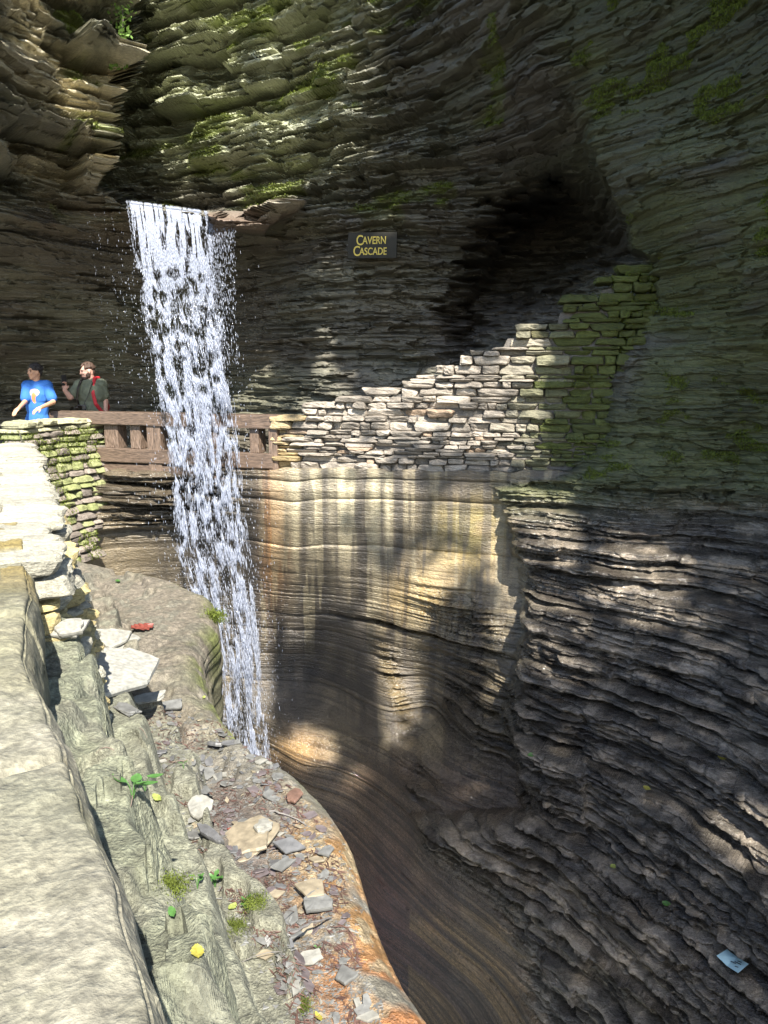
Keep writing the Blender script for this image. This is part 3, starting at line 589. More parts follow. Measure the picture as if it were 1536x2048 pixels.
mw, tw, bw = newmat('pool_water'); bw.inputs['Base Color'].default_value = (.01, .015, .012, 1); bw.inputs['Roughness'].default_value = .08
nn = tw.nodes.new('ShaderNodeTexNoise'); nn.inputs['Scale'].default_value = 4; bb = tw.nodes.new('ShaderNodeBump'); bb.inputs['Strength'].default_value = .4; bb.inputs['Distance'].default_value = .05
tw.links.new(nn.outputs['Fac'], bb.inputs['Height']); tw.links.new(bb.outputs[0], bw.inputs['Normal'])
me = bpy.data.meshes.new('water'); me.from_pydata([(-12, -6, -9), (12, -6, -9), (12, 14, -9), (-12, 14, -9)], [], [(0, 1, 2, 3)]); me.materials.append(mw)
wo = bpy.data.objects.new('water', me); col.objects.link(wo); tag(wo, kind='structure')

# ------------------------------------------------------------------ wooden railing
M_WOOD = solid('wet_brown_timber', (.095, .066, .047), .5, .55, 9, .6, .006, .5, map_scale=(1.2, 10, 10))
M_WOODV = solid('wet_brown_timber_upright', (.115, .08, .057), .55, .55, 9, .6, .006, .5, map_scale=(10, 10, 1.2))
A = at(88, 822, 11.0); B = at(562, 834, 9.75); A[2] = B[2] = 1.16; dv = B - A; Lr = float(np.hypot(dv[0], dv[1])); rz = math.atan2(dv[1], dv[0])
rail = empty('wooden_railing', (A[0], A[1], .3), rz); tag(rail, 'heavy brown timber railing crossing behind the waterfall', 'railing')
def u2l(u):                                                   # place along the rail where pixel column u meets it
    a = ray(u, 860); dx, dy = float(a[0]), float(a[1]); M = np.array([[dx, -dv[0]], [dy, -dv[1]]]); t = np.linalg.solve(M, A[:2]); return float(t[1]) * Lr
box('top_rail', (Lr / 2, 0, .77), (Lr, .24, .17), M_WOOD, rail, seed=1)
box('lower_rail', (Lr * .57, -.03, .27), (Lr * .82, .16, .19), M_WOOD, rail, seed=2)
box('base_beam', (Lr * .57, .03, .075), (Lr * .84, .22, .15), M_WOOD, rail, seed=3)
for k, (u0, u1) in enumerate(((172, 199), (209, 245), (262, 289), (355, 380), (420, 440), (500, 524))):
    l0, l1 = u2l(u0), u2l(u1); box('post', ((l0 + l1) / 2, .04, .535), ((l1 - l0) * .75, .2, .345), M_WOODV, rail, seed=4 + k)
for k, (u0, u1) in enumerate(((298, 332), (541, 562))):
    l0, l1 = u2l(u0), u2l(u1); box('post', ((l0 + l1) / 2, .0, .36), ((l1 - l0) * .8, .19, .69), M_WOODV, rail, seed=14 + k)

# ------------------------------------------------------------------ the sign
iu, iv = int((745 + 260) / DU), int((491 + 320) / DU)
sg_c = at(745, 491, P[iv - 16:iv + 16, iu - 28:iu + 28, 1].min() - .03)
sg = empty('sign', sg_c, math.radians(-14)); tag(sg, 'small dark plate sign with gold CAVERN CASCADE lettering fixed to the back rock wall', 'sign')
M_PLATE = solid('sign_plate', (.03, .028, .022), .6, .2, 6, .1, .002, .15); M_GOLD = solid('gold_paint', (.55, .42, .06), .4, .15, 30, .05, .001)
pl = box('plate', (0, 0, 0), (.68, .035, .335), M_PLATE, sg, bev=.004, wob=0); pl.rotation_euler[1] = math.radians(1.5)
def text(body, x, z, size):
    cu = bpy.data.curves.new('lettering', 'FONT'); cu.body = body; cu.size = size; cu.extrude = .003; cu.offset = .0012; cu.align_x = 'LEFT'
    to = bpy.data.objects.new('tmp', cu); col.objects.link(to); dg = bpy.context.evaluated_depsgraph_get(); me = bpy.data.meshes.new_from_object(to.evaluated_get(dg)); bpy.data.objects.remove(to)
    return me, x, z
def lettering(name, parts):
    bm = bmesh.new()
    for me, x, z in parts:
        n0 = len(bm.verts); bm.from_mesh(me); bm.verts.ensure_lookup_table()
        for v in bm.verts[n0:]: v.co = Vector((v.co.x * .86 + x, -.021 - v.co.z, v.co.y * 1.12 + z))
    m2 = bpy.data.meshes.new(name); bm.to_mesh(m2); bm.free(); m2.materials.append(M_GOLD); oo = bpy.data.objects.new(name, m2); col.objects.link(oo); oo.parent = pl
lettering('lettering', [text('C', -.225, .005, .165), text('AVERN', -.135, .018, .122)])
lettering('lettering', [text('C', -.265, -.135, .165), text('ASCADE', -.175, -.122, .118)])

# ------------------------------------------------------------------ the waterfall: strands of drops on free-fall curves
M_WATER, twf, bwf = newmat('falling_water')
bwf.inputs['Base Color'].default_value = (.50, .54, .63, 1); bwf.inputs['Roughness'].default_value = .12; bwf.inputs['Specular IOR Level'].default_value = .8
tr = twf.nodes.new('ShaderNodeBsdfTranslucent'); tr.inputs[0].default_value = (.46, .51, .63, 1); mx = twf.nodes.new('ShaderNodeMixShader'); mx.inputs[0].default_value = .4
twf.links.new(bwf.outputs[0], mx.inputs[1]); twf.links.new(tr.outputs[0], mx.inputs[2]); tp_ = twf.nodes.new('ShaderNodeBsdfTransparent'); mx2 = twf.nodes.new('ShaderNodeMixShader'); mx2.inputs[0].default_value = .22; twf.links.new(mx.outputs[0], mx2.inputs[1]); twf.links.new(tp_.outputs[0], mx2.inputs[2]); twf.links.new(mx2.outputs[0], twf.nodes['Material Output'].inputs[0])
ev = np.array([405, 440, 520, 600, 700, 800, 900, 1000, 1100, 1200, 1300, 1400, 1500, 1620., 2250.])
eL = np.array([252, 258, 268, 280, 298, 318, 334, 345, 352, 375, 400, 410, 420, 440., 520.])
eR = np.array([418, 422, 428, 440, 455, 468, 480, 488, 500, 514, 522, 530, 540, 552., 640.])
eYd = np.array([11.0, 10.75, 10.45, 10.2, 9.95, 9.75, 9.6, 9.48, 9.38, 9.3, 9.24, 9.2, 9.16, 9.1, 8.95])
def fall(q, v, dy=0):                                         # q 0..1 across
    l = np.interp(v, ev, eL); r = np.interp(v, ev, eR); return at(l + (r - l) * q, v + (q * 22) * np.clip((520 - v) / 115, 0, 1), np.interp(v, ev, eYd) + dy)
def drops(name, n, seed, vfun, qfun, lenf, widf, keep, dy=.25):
    rs = np.random.RandomState(seed); v = vfun(rs, n); q = qfun(rs, n, v)
    kq = keep(q, v, rs); v, q = v[kq], q[kq]; n = len(v)
    d = (rs.rand(n) - .5) * dy * sstep(405, 800, v); c = fall(q, v, d); c2 = fall(q, v + 12, d)
    ax = c2 - c; ax /= np.linalg.norm(ax, axis=1, keepdims=True)
    ax = ax + rs.randn(n, 3) * .025; ln_ = lenf(v, rs)[:, None]; wd_ = widf(v, rs)[:, None]
    sx = np.cross(ax, [0, 1, 0]); sx /= np.linalg.norm(sx, axis=1, keepdims=True); sy = np.cross(ax, sx)
    T = [(0, 0, -1), (1, 0, -.2), (-.5, .87, -.2), (-.5, -.87, -.2), (.6, .5, .5), (-.8, .1, .45), (.1, -.7, .5), (0, 0, 1)]
    Ft = np.array([(0, 2, 1), (0, 3, 2), (0, 1, 3), (1, 2, 4), (2, 5, 4), (2, 3, 5), (3, 6, 5), (3, 1, 6), (1, 4, 6), (4, 5, 7), (5, 6, 7), (6, 4, 7)])
    V = np.stack([c + sx * wd_ * a + sy * wd_ * b + ax * ln_ * g for a, b, g in T], 1).reshape(-1, 3)
    Fa = (Ft[None] + 8 * np.arange(n)[:, None, None]).reshape(-1, 3)
    return V, Fa
fieldn = lambda q, v: fbm2(q * 20 + v * .002, v / 46, 201, 3) - .05 * sstep(850, 1350, v)
_h = np.random.RandomState(42); HC = np.stack([_h.rand(110), 545 + 700 * _h.rand(110) ** 1.25, .03 + .045 * _h.rand(110), 7 + 13 * _h.rand(110)], -1)
def keepm(q, v, rs):
    hl = np.ones(len(q))
    for a in HC: hl = np.minimum(hl, sstep(.5, 1.3, ((q - a[0]) / a[2]) ** 2 + ((v - a[1]) / a[3]) ** 2))
    k = fieldn(q, v); edge = np.minimum(q, 1 - q) * 7
    hole = sstep(.36, .66, k) * sstep(480, 640, v) + (1 - sstep(480, 640, v)) * sstep(.30, .46, fbm2(q * 34, v / 60, 205, 2))
    return rs.rand(len(q)) < np.clip(hole * .95 + .04, 0, 1) * (.06 + .94 * hl) * np.clip(edge, .1, 1)
parts = [drops('d', 215000, 1, lambda r, n: 402 + 1820 * r.rand(n) ** 1.45, lambda r, n, v: r.rand(n), lambda v, r: (.022 + .05 * r.rand(len(v))) * (.6 + .4 * sstep(420, 800, v)) , lambda v, r: .0010 + .0022 * r.rand(len(v)) ** 1.5, keepm),
         drops('d', 7000, 2, lambda r, n: 480 + 1120 * r.rand(n), lambda r, n, v: .5 + (r.randn(n) * .30) * (1 + .2 * sstep(500, 1500, v)), lambda v, r: .010 + .016 * r.rand(len(v)), lambda v, r: .0012 + .0022 * r.rand(len(v)), lambda q, v, r: r.rand(len(q)) < .9, .7),
         # thin trickles right and left of the main fall
         drops('d', 1500, 3, lambda r, n: 430 + 300 * r.rand(n) ** 1.6, lambda r, n, v: 1.0 + np.floor(r.rand(n) ** 1.6 * 6) / 6 * .33 + r.randn(n) * .025 + (v - 430) * -.0006, lambda v, r: .012 + .03 * r.rand(len(v)), lambda v, r: .001 + .0016 * r.rand(len(v)), lambda q, v, r: r.rand(len(q)) < np.clip(1.25 - (q - 1) * 1.4, .1, 1), .1),
         drops('d', 130, 4, lambda r, n: 425 + 330 * r.rand(n), lambda r, n, v: -.1 - np.floor(r.rand(n) * 5) / 5 * .5 + r.randn(n) * .01, lambda v, r: .010 + .014 * r.rand(len(v)), lambda v, r: .001 + .001 * r.rand(len(v)), lambda q, v, r: q < 2, .1)]
kf = 0; Vw, Fw = [], []
for a_, b_ in parts: Vw.append(a_); Fw.append(b_ + kf); kf += len(a_)
# thin clear sheet where the water leaves the lip, tearing open as it falls
wf = mesh_np('water', np.concatenate(Vw), np.concatenate(Fw), M_WATER, smooth=True); tag(wf, kind='structure'); wf.name = 'waterfall'

#==MORE2==
# ------------------------------------------------------------------ surfaces to rest things on
def bvh_grid(A, st=1):
    A = A[::st, ::st]; return BVHTree.FromPolygons([tuple(p) for p in A.reshape(-1, 3)], grid_faces(*A.shape[:2]).tolist())
B_LED = bvh_grid(LPt[:, :475], 2); B_CL = bvh_grid(P, 6); B_MA = bvh_grid(mcore, 1); B_PAR = bvh_grid(PP, 5)
def hit(u, v, B=None):
    a, y, z = ray(u, v); d = Vector((float(a), float(y), float(z))).normalized(); h = (B or B_LED).ray_cast(Vector((0, 0, EYE)), d)
    return (h[0], h[1]) if h[0] is not None else (None, None)
# ------------------------------------------------------------------ rim of the gorge and unseen trees added on it to shade the far wall
top = P[0]; rimrows = [top]
for k in range(1, 14):
    q = top.copy(); dr = top[:, :2] / np.linalg.norm(top[:, :2], axis=1, keepdims=True)
    q[:, :2] += dr * (k * .9); q[:, 2] += .5 * np.sqrt(k) + .5 * (fbm2(top[:, 0] * .7, top[:, 1] * 0 + k * .6, 300, 3) - .5); rimrows.append(q)
RM = np.array(rimrows)[:, 611:]; M_SOIL = rock_mat('forest_soil', .6, 8, 1, .05)
hs = mesh_np('hill', RM, grid_faces(*RM.shape[:2]), M_SOIL, attrs={'Col': np.full((RM.shape[0] * RM.shape[1], 3), .07) * [.9, 1, .5], 'wet': np.zeros(RM.shape[0] * RM.shape[1])}); tag(hs, kind='structure')
LIT = [  # sun patches the added crowns are cut open for: (column, row, half width, half height)
 (1030,720,62,52),(1085,700,26,40),(1000,770,120,50),(900,800,70,40),(860,860,110,50),(1010,870,100,50),(1090,840,40,60),(660,860,60,90),(620,900,60,80),(560,880,40,70),(760,850,70,50),(720,910,60,40),(590,900,30,40),
 (655,740,22,50),(640,650,14,26),(660,545,22,12),(690,300,18,50),(740,130,22,16),(700,50,60,34),(640,95,50,24),(560,140,60,22),(480,215,50,22),(560,262,60,16),(400,112,30,12),(640,190,40,12),(548,430,36,18),(765,500,24,12),(705,512,14,8),
 (552,1010,40,150),(620,990,70,80),(700,985,70,70),(780,1000,60,60),(590,1200,30,70),(655,1000,40,120),(555,1100,22,60),(668,1080,40,60),(600,1040,16,60),(940,1050,60,60),(985,1100,40,50),(900,1120,50,40),(820,1190,46,60),(700,1130,40,50),(760,1230,36,60),
 (800,1340,34,120),(850,1180,40,50),(600,1110,50,40),(760,1300,18,40),(1035,1020,40,30),(1075,1080,50,60),(1090,1010,40,20),(1300,1110,70,66),(1360,1040,50,30),(1210,1170,50,26),(1100,1200,60,30),(1085,1270,50,50),(1000,1290,30,60),(1150,1330,50,40),(1490,1660,50,30),(1500,1720,40,18),
 (1000,1410,24,50),(640,1200,40,20),(600,1500,60,36),(720,1560,30,20),(1330,1240,40,14)]
LA = np.array(LIT, float); _m = (LA[:, 0] > 1000) & (LA[:, 1] > 950); LA[_m, 2:] *= 1.3
def lit(u, v):
    u = np.asarray(u, float); v = np.asarray(v, float)
    q = (((u[..., None] - LA[:, 0]) / LA[:, 2]) ** 2 + ((v[..., None] - LA[:, 1]) / LA[:, 3]) ** 2)
    return np.exp(-q ** 1.5).max(-1)
def leaf_quads(c, size, rs, flat=.5):
    n = len(c); a = rs.rand(n) * 6.283; nn = np.stack([rs.randn(n) * flat, rs.randn(n) * flat, np.ones(n)], -1); nn /= np.linalg.norm(nn, axis=1, keepdims=True)
    d = np.stack([np.cos(a), np.sin(a), 0 * a], -1); d -= nn * (d * nn).sum(1, keepdims=True); d /= np.linalg.norm(d, axis=1, keepdims=True); e = np.cross(nn, d); s_ = size[:, None]
    V = np.stack([c - d * s_, c + e * s_ * .5 - d * s_ * .2, c + d * s_, c - e * s_ * .5 - d * s_ * .2], 1).reshape(-1, 3)
    return V, np.arange(4 * n).reshape(-1, 4)
M_LEAF = solid('tree_leaves', (.075, .12, .03), .5, .3, 2, .1, .002, .4, transl=.35)
M_BARK = solid('bark', (.09, .075, .06), .9, .4, 12, .6, .02)
rs = np.random.RandomState(11); NC = 340000
cx = rs.uniform(-6, 11, NC); cy = rs.uniform(-14, 8.5, NC); cz = rs.uniform(10.5, 13.5, NC) + 1.0 * np.sin(cx * .6) 
keep = np.zeros(NC, bool); sd = -Vector(SUN)
hu = np.zeros((NC, 3)); ok = np.zeros(NC, bool)
Vd = Vector(sd)
for i in range(NC):
    o3 = Vector((cx[i], cy[i], cz[i]))
    h = B_CL.ray_cast(o3, Vd)
    if h[0] is None: continue
    h2 = B_MA.ray_cast(o3, Vd)
    if h2[0] is not None and h2[3] < h[3]: h = h2
    # rays that meet the near ledge, parapet, path or fall stay free
    t = (o3.z + .1) / SUN[2]; q = o3 + Vd * t
    if B_LED.ray_cast(o3, Vd)[0] is not None or B_PAR.ray_cast(o3, Vd)[0] is not None: continue
    hu[i] = h[0]; ok[i] = True
uu, vv = px(np.where(ok[:, None], hu, [0, 10, 1]))
t11 = (11.1 - cy) / -SUN[1]; pu, pv = px(np.stack([cx - SUN[0] * t11, cy - SUN[1] * t11, cz - SUN[2] * t11], -1))
box_p = (pu > -20) & (pu < 235) & (pv > 700) & (pv < 840)  # leaves added here to keep the sun off the two people
L_ = lit(uu, vv) * (1 - .95 * np.clip(blob(uu, vv, 885, 880, 45, 40) + blob(uu, vv, 800, 900, 40, 22) + blob(uu, vv, 960, 925, 50, 24) + blob(uu, vv, 760, 860, 20, 30), 0, 1)) * (.15 + 1.5 * sstep(.3, .6, fbm2(uu / 30, vv / 22, 401, 3)))
dap = (vv < 405) & (uu < 760) & (fbm2(uu / 30, vv / 12, 404, 3) > .38)
free = (L_ > .13) | dap | ((uu < 250) & (vv < 405) & (fbm2(uu / 40, vv / 30, 405, 2) > .33)) | ((uu < 545) & (vv > 395)) | (uu < -150) | (uu > 2100) | (vv > 2600) | ((uu < 480) & (vv > 900))
kp = (ok & ~free) | (box_p & (cz > 0))
print('canopy', kp.sum())
cpos = np.stack([cx, cy, cz], -1)[kp]
tc = np.array([(7.5, 2.5), (8.5, -2.5), (7.8, -9), (-1.0, 4.5), (2.5, -.5), (3.2, -6.0)])
who = ((cpos[:, None, :2] - tc[None]) ** 2).sum(-1).argmin(1)
tlab = ['broad leafy tree leaning out from the gorge rim high above the stair wall', 'leafy tree on the right rim shading the layered wall', 'leafy tree on the right rim behind the viewer', 'leafy tree spreading over the top of the waterfall', 'tall tree whose crown dapples the water-carved basin wall', 'tall tree overhead whose crown shades the lower right terraces']
roots = [(9.5, 8.5, 8.5), (10.5, 0, 8), (10, -7, 8), (-3, 20, 9.5), (6, 11, 8.6), (8, -3, 8)]
for k in range(6):
    m = who == k
    if not m.any(): continue
    t_ = empty('tree', roots[k]); tag(t_, tlab[k], 'tree', 'trees on the gorge rim above the frame')
    V_, F_q = leaf_quads(cpos[m], .055 + .035 * rs.rand(m.sum()), rs); V_ = V_ - np.array(roots[k])
    mesh_np('crown', V_, F_q, M_LEAF, parent=t_)  # added unseen foliage, cut open along sun rays to leave the chosen patches lit
    bm = bmesh.new(); cen = Vector((tc[k][0], tc[k][1], 12.6)) - Vector(roots[k])
    def limb(a, b, r0, r1, n=7):
        prev = None
        for q in range(n + 1):
            f = q / n; c0 = a.lerp(b, f) + Vector((math.sin(f * 3) * .3, math.cos(f * 4) * .2 - .2, math.sin(f * math.pi) * .8)) * (1 if q else 0); r = r0 + (r1 - r0) * f
            ring = [bm.verts.new(c0 + Vector((math.cos(w_) * r, math.sin(w_) * r, 0))) for w_ in [j * math.pi / 4 for j in range(8)]]
            if prev: [bm.faces.new((prev[j], prev[(j + 1) % 8], ring[(j + 1) % 8], ring[j])) for j in range(8)]
            prev = ring
        return c0
    fork = limb(Vector((0, 0, -.4)), cen * .55 + Vector((0, 0, 1.2)), .26, .14)
    for j in range(7):
        ang = j * .9; limb(fork, cen + Vector((math.cos(ang) * 2.0, math.sin(ang) * 2.0, 1.4 + .4 * math.sin(j))), .09, .02)
    me = bpy.data.meshes.new('trunk'); bm.to_mesh(me); bm.free(); me.materials.append(M_BARK); to = bpy.data.objects.new('trunk', me); col.objects.link(to); to.parent = t_

# ------------------------------------------------------------------ shale flakes, twigs, leaves and seedlings on the ledge
def slate_mat(name, c, wet=.3): return solid(name, c, .65 - .3 * wet, .3, 30, .5, .004, .5)
MS = [slate_mat('grey_shale', (.105, .105, .098)), slate_mat('dark_shale', (.085, .085, .085), .6), slate_mat('tan_shale', (.19, .16, .11)), slate_mat('pale_shale', (.19, .185, .16)), slate_mat('rusty_shale', (.12, .07, .05)), slate_mat('white_shale', (.25, .245, .215), 0), slate_mat('violet_shale', (.085, .07, .07))]
def flake_mesh(name, rx, ry, th, seed, mat, layers=1):
    rs = random.Random(seed); bm = bmesh.new(); z = 0
    for L in range(layers):
        n = rs.randint(4, 6) if th < .012 else rs.randint(5, 8); a0 = rs.random() * 6; k = 1 - .14 * L; ox_, oy_ = rs.uniform(-.1, .1) * rx * L, rs.uniform(-.1, .1) * ry * L
        ring = [(math.cos(a0 + i * 6.283 / n + rs.uniform(-.4, .4)) * rx * k * rs.uniform(.6, 1.15) + ox_, math.sin(a0 + i * 6.283 / n) * ry * k * rs.uniform(.7, 1.1) + oy_) for i in range(n)]
        sub = []
        for i in range(n):
            p, q = ring[i], ring[(i + 1) % n]
            for f in (0, .33, .66): sub.append((p[0] + (q[0] - p[0]) * f + rs.uniform(-.04, .04) * rx, p[1] + (q[1] - p[1]) * f + rs.uniform(-.04, .04) * ry))
        t = th / layers; tx, ty = rs.uniform(-.04, .04), rs.uniform(-.04, .04)
        bot = [bm.verts.new((x * .96, y * .96, z)) for x, y in sub]; mid = [bm.verts.new((x * .985, y * .985, z + t * .55 + tx * x)) for x, y in sub]; topv = [bm.verts.new((x * .95, y * .95, z + t + tx * x + ty * y + rs.uniform(-.1, .1) * t)) for x, y in sub]
        m = len(sub)
        for A_, B_ in ((bot, mid), (mid, topv)):
            for i in range(m): bm.faces.new((A_[i], A_[(i + 1) % m], B_[(i + 1) % m], B_[i]))
        cv = bm.verts.new((ox_, oy_, z + t * 1.04)); [bm.faces.new((topv[i], topv[(i + 1) % m], cv)) for i in range(m)]
        bm.faces.new(bot[::-1]); z += t * .9
    me = bpy.data.meshes.new(name); bm.to_mesh(me); bm.free(); me.materials.append(mat); return me
def put(name, me, u, v, rz=0, tilt=(0, 0), lift=0, B=None, sc_=1, zmax=9):
    p, n = hit(u, v, B)
    if p is not None and p.z > zmax: return None
    if B is None and p is not None: sc_ *= min(1, max(.4, (EYE - p.z) / 2.0))
    if p is None: return None
    o = bpy.data.objects.new(name, me); col.objects.link(o); n = (n if n.z > 0 else -n); n = (n * .35 + Vector((0, 0, 1)) * .65).normalized()
    q = n.to_track_quat('Z', 'Y').to_matrix().to_4x4()
    o.matrix_world = Matrix.Translation(p + Vector((0, 0, lift))) @ q @ Matrix.Rotation(rz, 4, 'Z') @ Matrix.Rotation(tilt[0], 4, 'X') @ Matrix.Rotation(tilt[1], 4, 'Y') @ Matrix.Scale(sc_, 4)
    return o
SPEC = [  # u, v, rx, ry, th, mat, rz, tilt, lift, label
 (236,1360,.36,.24,.05,5,-.3,(.05,.02),.03,'large white sunlit stone slab lying on the ledge beside the parapet',1),
 (500,1690,.15,.125,.035,2,-.9,(.08,.05),.02,'large tan flat slab lying in the middle of the debris',2),
 (528,1678,.045,.032,.03,3,.4,(0,0),.055,'small pale block resting on the tan slab',2),
 (436,1498,.055,.035,.02,1,.3,(.35,.1),.02,'black upturned stone flake near the waterfall foot',1),
 (418,1672,.085,.022,.02,1,-.35,(.1,.0),.01,'long dark stone splinter left of the tan slab',1),
 (575,1705,.06,.035,.012,1,1.0,(.2,.2),.03,'dark flake leaning on the right edge of the tan slab',1),
 (632,1822,.06,.042,.016,0,.2,(.15,.1),.03,'grey flat stone propped over a dark gap near the rim',1),
 (625,1800,.055,.04,.01,2,.7,(.1,.0),.05,'olive-tan thin flake on top of the propped grey stone',1),
 (590,1600,.055,.03,.014,4,.3,(.1,0),.02,'rust brown flake beside the orange rim rock',1),
 (412,1552,.04,.045,.012,0,.4,(.2,.1),.015,'upright light grey chip in the upper debris',1),
 (400,1620,.05,.06,.02,3,.2,(.05,0),.01,'pale grey rounded flat stone above the dark splinter',1),
 (570,1735,.05,.025,.010,0,.5,(.1,.1),.015,'blue-grey flake below the tan slab',1),
 (650,1710,.045,.028,.010,0,-.3,(.1,.1),.015,'thin grey flake at the right end of the debris',1),
 (690,1960,.055,.036,.012,0,.3,(.1,0),.015,'grey slab chip lying beside the orange rock near the bottom',1),
 (620,1925,.05,.03,.01,3,-.2,(.05,0),.015,'light grey chip among maroon needles near the bottom',1),
 (300,1405,.11,.04,.02,3,0,(0,0),.02,'long pale flake just below the large white slab',2),
 (255,1425,.09,.045,.02,0,.4,(0,0),.01,'grey layered flake between the parapet and the upper debris',2),
 (345,1415,.07,.035,.014,0,.2,(.1,0),.01,'thin grey flake at the upper edge of the debris',1),
 (140,1262,.13,.09,.07,3,.2,(.05,0),.0,'low olive rock beside the yellow parapet stones',2),
 (225,1285,.20,.12,.07,3,-.2,(.05,0),.0,'low grey-green flat rock above the large white slab',3),
]
for k, (u, v, rx, ry, th, mi, rz_, ti, lf, lab, ly) in enumerate(SPEC):
    rx, ry, th = rx * 1.35, ry * 1.35, th * .9
    o = put('stone_slab', flake_mesh('stone_slab', rx, ry, th, 500 + k, MS[mi], ly), u, v, rz_, ti, lf)
    if o: tag(o, lab, 'stone slab')
protos = [flake_mesh('shale_flake', .036, .018 + .005 * (k % 3), .003 + .0014 * (k % 4), 900 + k, MS[[0, 1, 0, 3, 6, 0, 2, 6, 0, 1, 6, 0][k]]) for k in range(12)]
rs_ = random.Random(77); nf = 0; tries = 0
def deb_ok(u, v):
    l = np.interp(v, [1420, 1500, 1600, 1700, 1800, 1900, 2048], [170, 190, 260, 380, 460, 520, 590]); r = np.interp(v, [1420, 1470, 1550, 1650, 1750, 1850, 2048], [360, 500, 560, 640, 690, 700, 760])
    return l < u < r
while nf < 290 and tries < 4000:
    tries += 1; v = 1425 + 620 * rs_.random() ** 1.2; u = rs_.uniform(160, 760)
    if not deb_ok(u, v): continue
    if float(fbm2(np.array(u / 60.), np.array(v / 45.), 402, 2)) < .40 : continue
    o = put('shale_flake', rs_.choice(protos), u, v, rs_.random() * 6.28, (rs_.gauss(0, .2), rs_.gauss(0, .2)), .006, sc_=rs_.choice((.4, .5, .6, .7, .9, 1.3)), zmax=-.14)
    if o: tag(o, 'small thin shale flake lying in the loose debris on the ledge', 'shale flake', 'shale flakes scattered over the ledge'); nf += 1
# crumbs and needles nobody could count
Vc, Fc = [], []; k0 = 0
tet = np.array([(1, 0, 0), (-.5, .8, 0), (-.5, -.8, 0), (.1, 0, .5), (.9, .1, .35), (-.4, .6, .4), (-.4, -.7, .35)])
tf_ = [(0, 1, 5, 4), (1, 2, 6, 5), (2, 0, 4, 6), (4, 5, 6, 6)]
rr = np.random.RandomState(5)
for k in range(9000):
    v = 1415 + 640 * rr.rand(); u = rr.uniform(150, 780)
    if not deb_ok(u + rr.randn() * 20, v): continue
    p, n = hit(u, v)
    if p is None or p.z > -.12: continue
    a = rr.rand() * 6.28; s0 = .004 + .014 * rr.rand() ** 2; R3 = np.array([[math.cos(a), -math.sin(a), 0], [math.sin(a), math.cos(a), 0], [rr.randn() * .3, rr.randn() * .3, 1]])
    Vc.append((tet * [s0, s0 * .8, s0 * .3]) @ R3 + np.array(p)); Fc += [(x0 + k0, x1 + k0, x2 + k0, x3 + k0) for x0, x1, x2, x3 in tf_[:3]] + [(4 + k0, 5 + k0, 6 + k0, 4 + k0)][:0]; Fc.append((4 + k0, 5 + k0, 6 + k0, 3 + k0)); k0 += 7
cr = mesh_np('gravel', np.concatenate(Vc), np.array(Fc), MS[0]); tag(cr, kind='stuff')
M_NEED = solid('dead_needles', (.08, .045, .036), .8, .5, 8, .1, .002, .2)
Vc, Fc = [], []; k0 = 0
for k in range(11000):
    v = 1415 + 640 * rr.rand(); u = rr.uniform(150, 780)
    if not deb_ok(u, v) or float(fbm2(np.array(u / 55.), np.array(v / 40.), 403, 2)) < .47: continue
    p, n = hit(u, v)
    if p is None or p.z > -.12: continue
    a = rr.rand() * 3.14; l = .008 + .025 * rr.rand(); d = np.array([math.cos(a), math.sin(a), rr.randn() * .2]) * l; e = np.array([-math.sin(a), math.cos(a), 0]) * (.0008 + .0022 * rr.rand()); p = np.array(p) + [0, 0, .003 + .006 * rr.rand()]
    Vc.append([p - d, p + e, p + d, p - e + [0, 0, .002]]); Fc.append((k0, k0 + 1, k0 + 2, k0 + 3)); k0 += 4
nd = mesh_np('needle_litter', np.array(Vc), np.array(Fc), M_NEED); tag(nd, kind='stuff')
# twigs
M_TWIG = solid('dead_twig', (.16, .12, .095), .8, .3, 20, .4, .003); M_STICK = solid('grey_driftwood', (.15, .14, .13), .8, .4, 20, .5, .004)
def twig(u0, v0, u1, v1, r, mat, label, seed):
    a, _ = hit(u0, v0); b, _ = hit(u1, v1)
    if a is None or b is None: return
    rs = random.Random(seed); bm = bmesh.new(); prev = None; n = 8; ax = (b - a).normalized(); sx = ax.cross(Vector((0, 0, 1))).normalized(); sy = sx.cross(ax)
    for q in range(n + 1):
        f = q / n; c0 = (b - a) * f + Vector((0, 0, r + .012 * math.sin(f * 3.1))) + sx * rs.uniform(-1, 1) * r * 1.2; rr_ = r * (1 - .5 * f) * rs.uniform(.8, 1.1)
        ring = [bm.verts.new(c0 + sx * math.cos(w_) * rr_ + sy * math.sin(w_) * rr_) for w_ in [j * math.pi / 3 for j in range(6)]]
        if prev: [bm.faces.new((prev[j], prev[(j + 1) % 6], ring[(j + 1) % 6], ring[j])) for j in range(6)]
        prev = ring
    me = bpy.data.meshes.new('twig'); bm.to_mesh(me); bm.free(); me.materials.append(mat); o = bpy.data.objects.new('twig', me); col.objects.link(o); o.location = a; tag(o, label[0], label[1], label[2] if len(label) > 2 else None)
twig(580, 1872, 665, 1838, .006, M_STICK, ('dark driftwood stick lying below the propped grey stone', 'stick'), 1)
twig(540, 1623, 615, 1652, .0045, M_STICK, ('grey stick lying across flakes above the tan slab', 'stick'), 2)
twig(668, 1820, 712, 1755, .003, M_TWIG, ('thin olive twig leaning on the orange rim rock', 'twig'), 3)
twig(485, 1925, 565, 1905, .0016, M_STICK, ('pale thin straw lying in the lower needle litter', 'twig'), 4)
for k in range(26):
    v = rr.uniform(1450, 2030); u = rr.uniform(180, 720)
    if deb_ok(u, v): a = rr.rand() * 3.14; twig(u, v, u + math.cos(a) * 38, v + math.sin(a) * 22, .0012 + .001 * rr.rand(), M_TWIG, ('fine brown twig lying among the shale chips on the ledge', 'twig', 'fine twigs in the debris'), 40 + k)
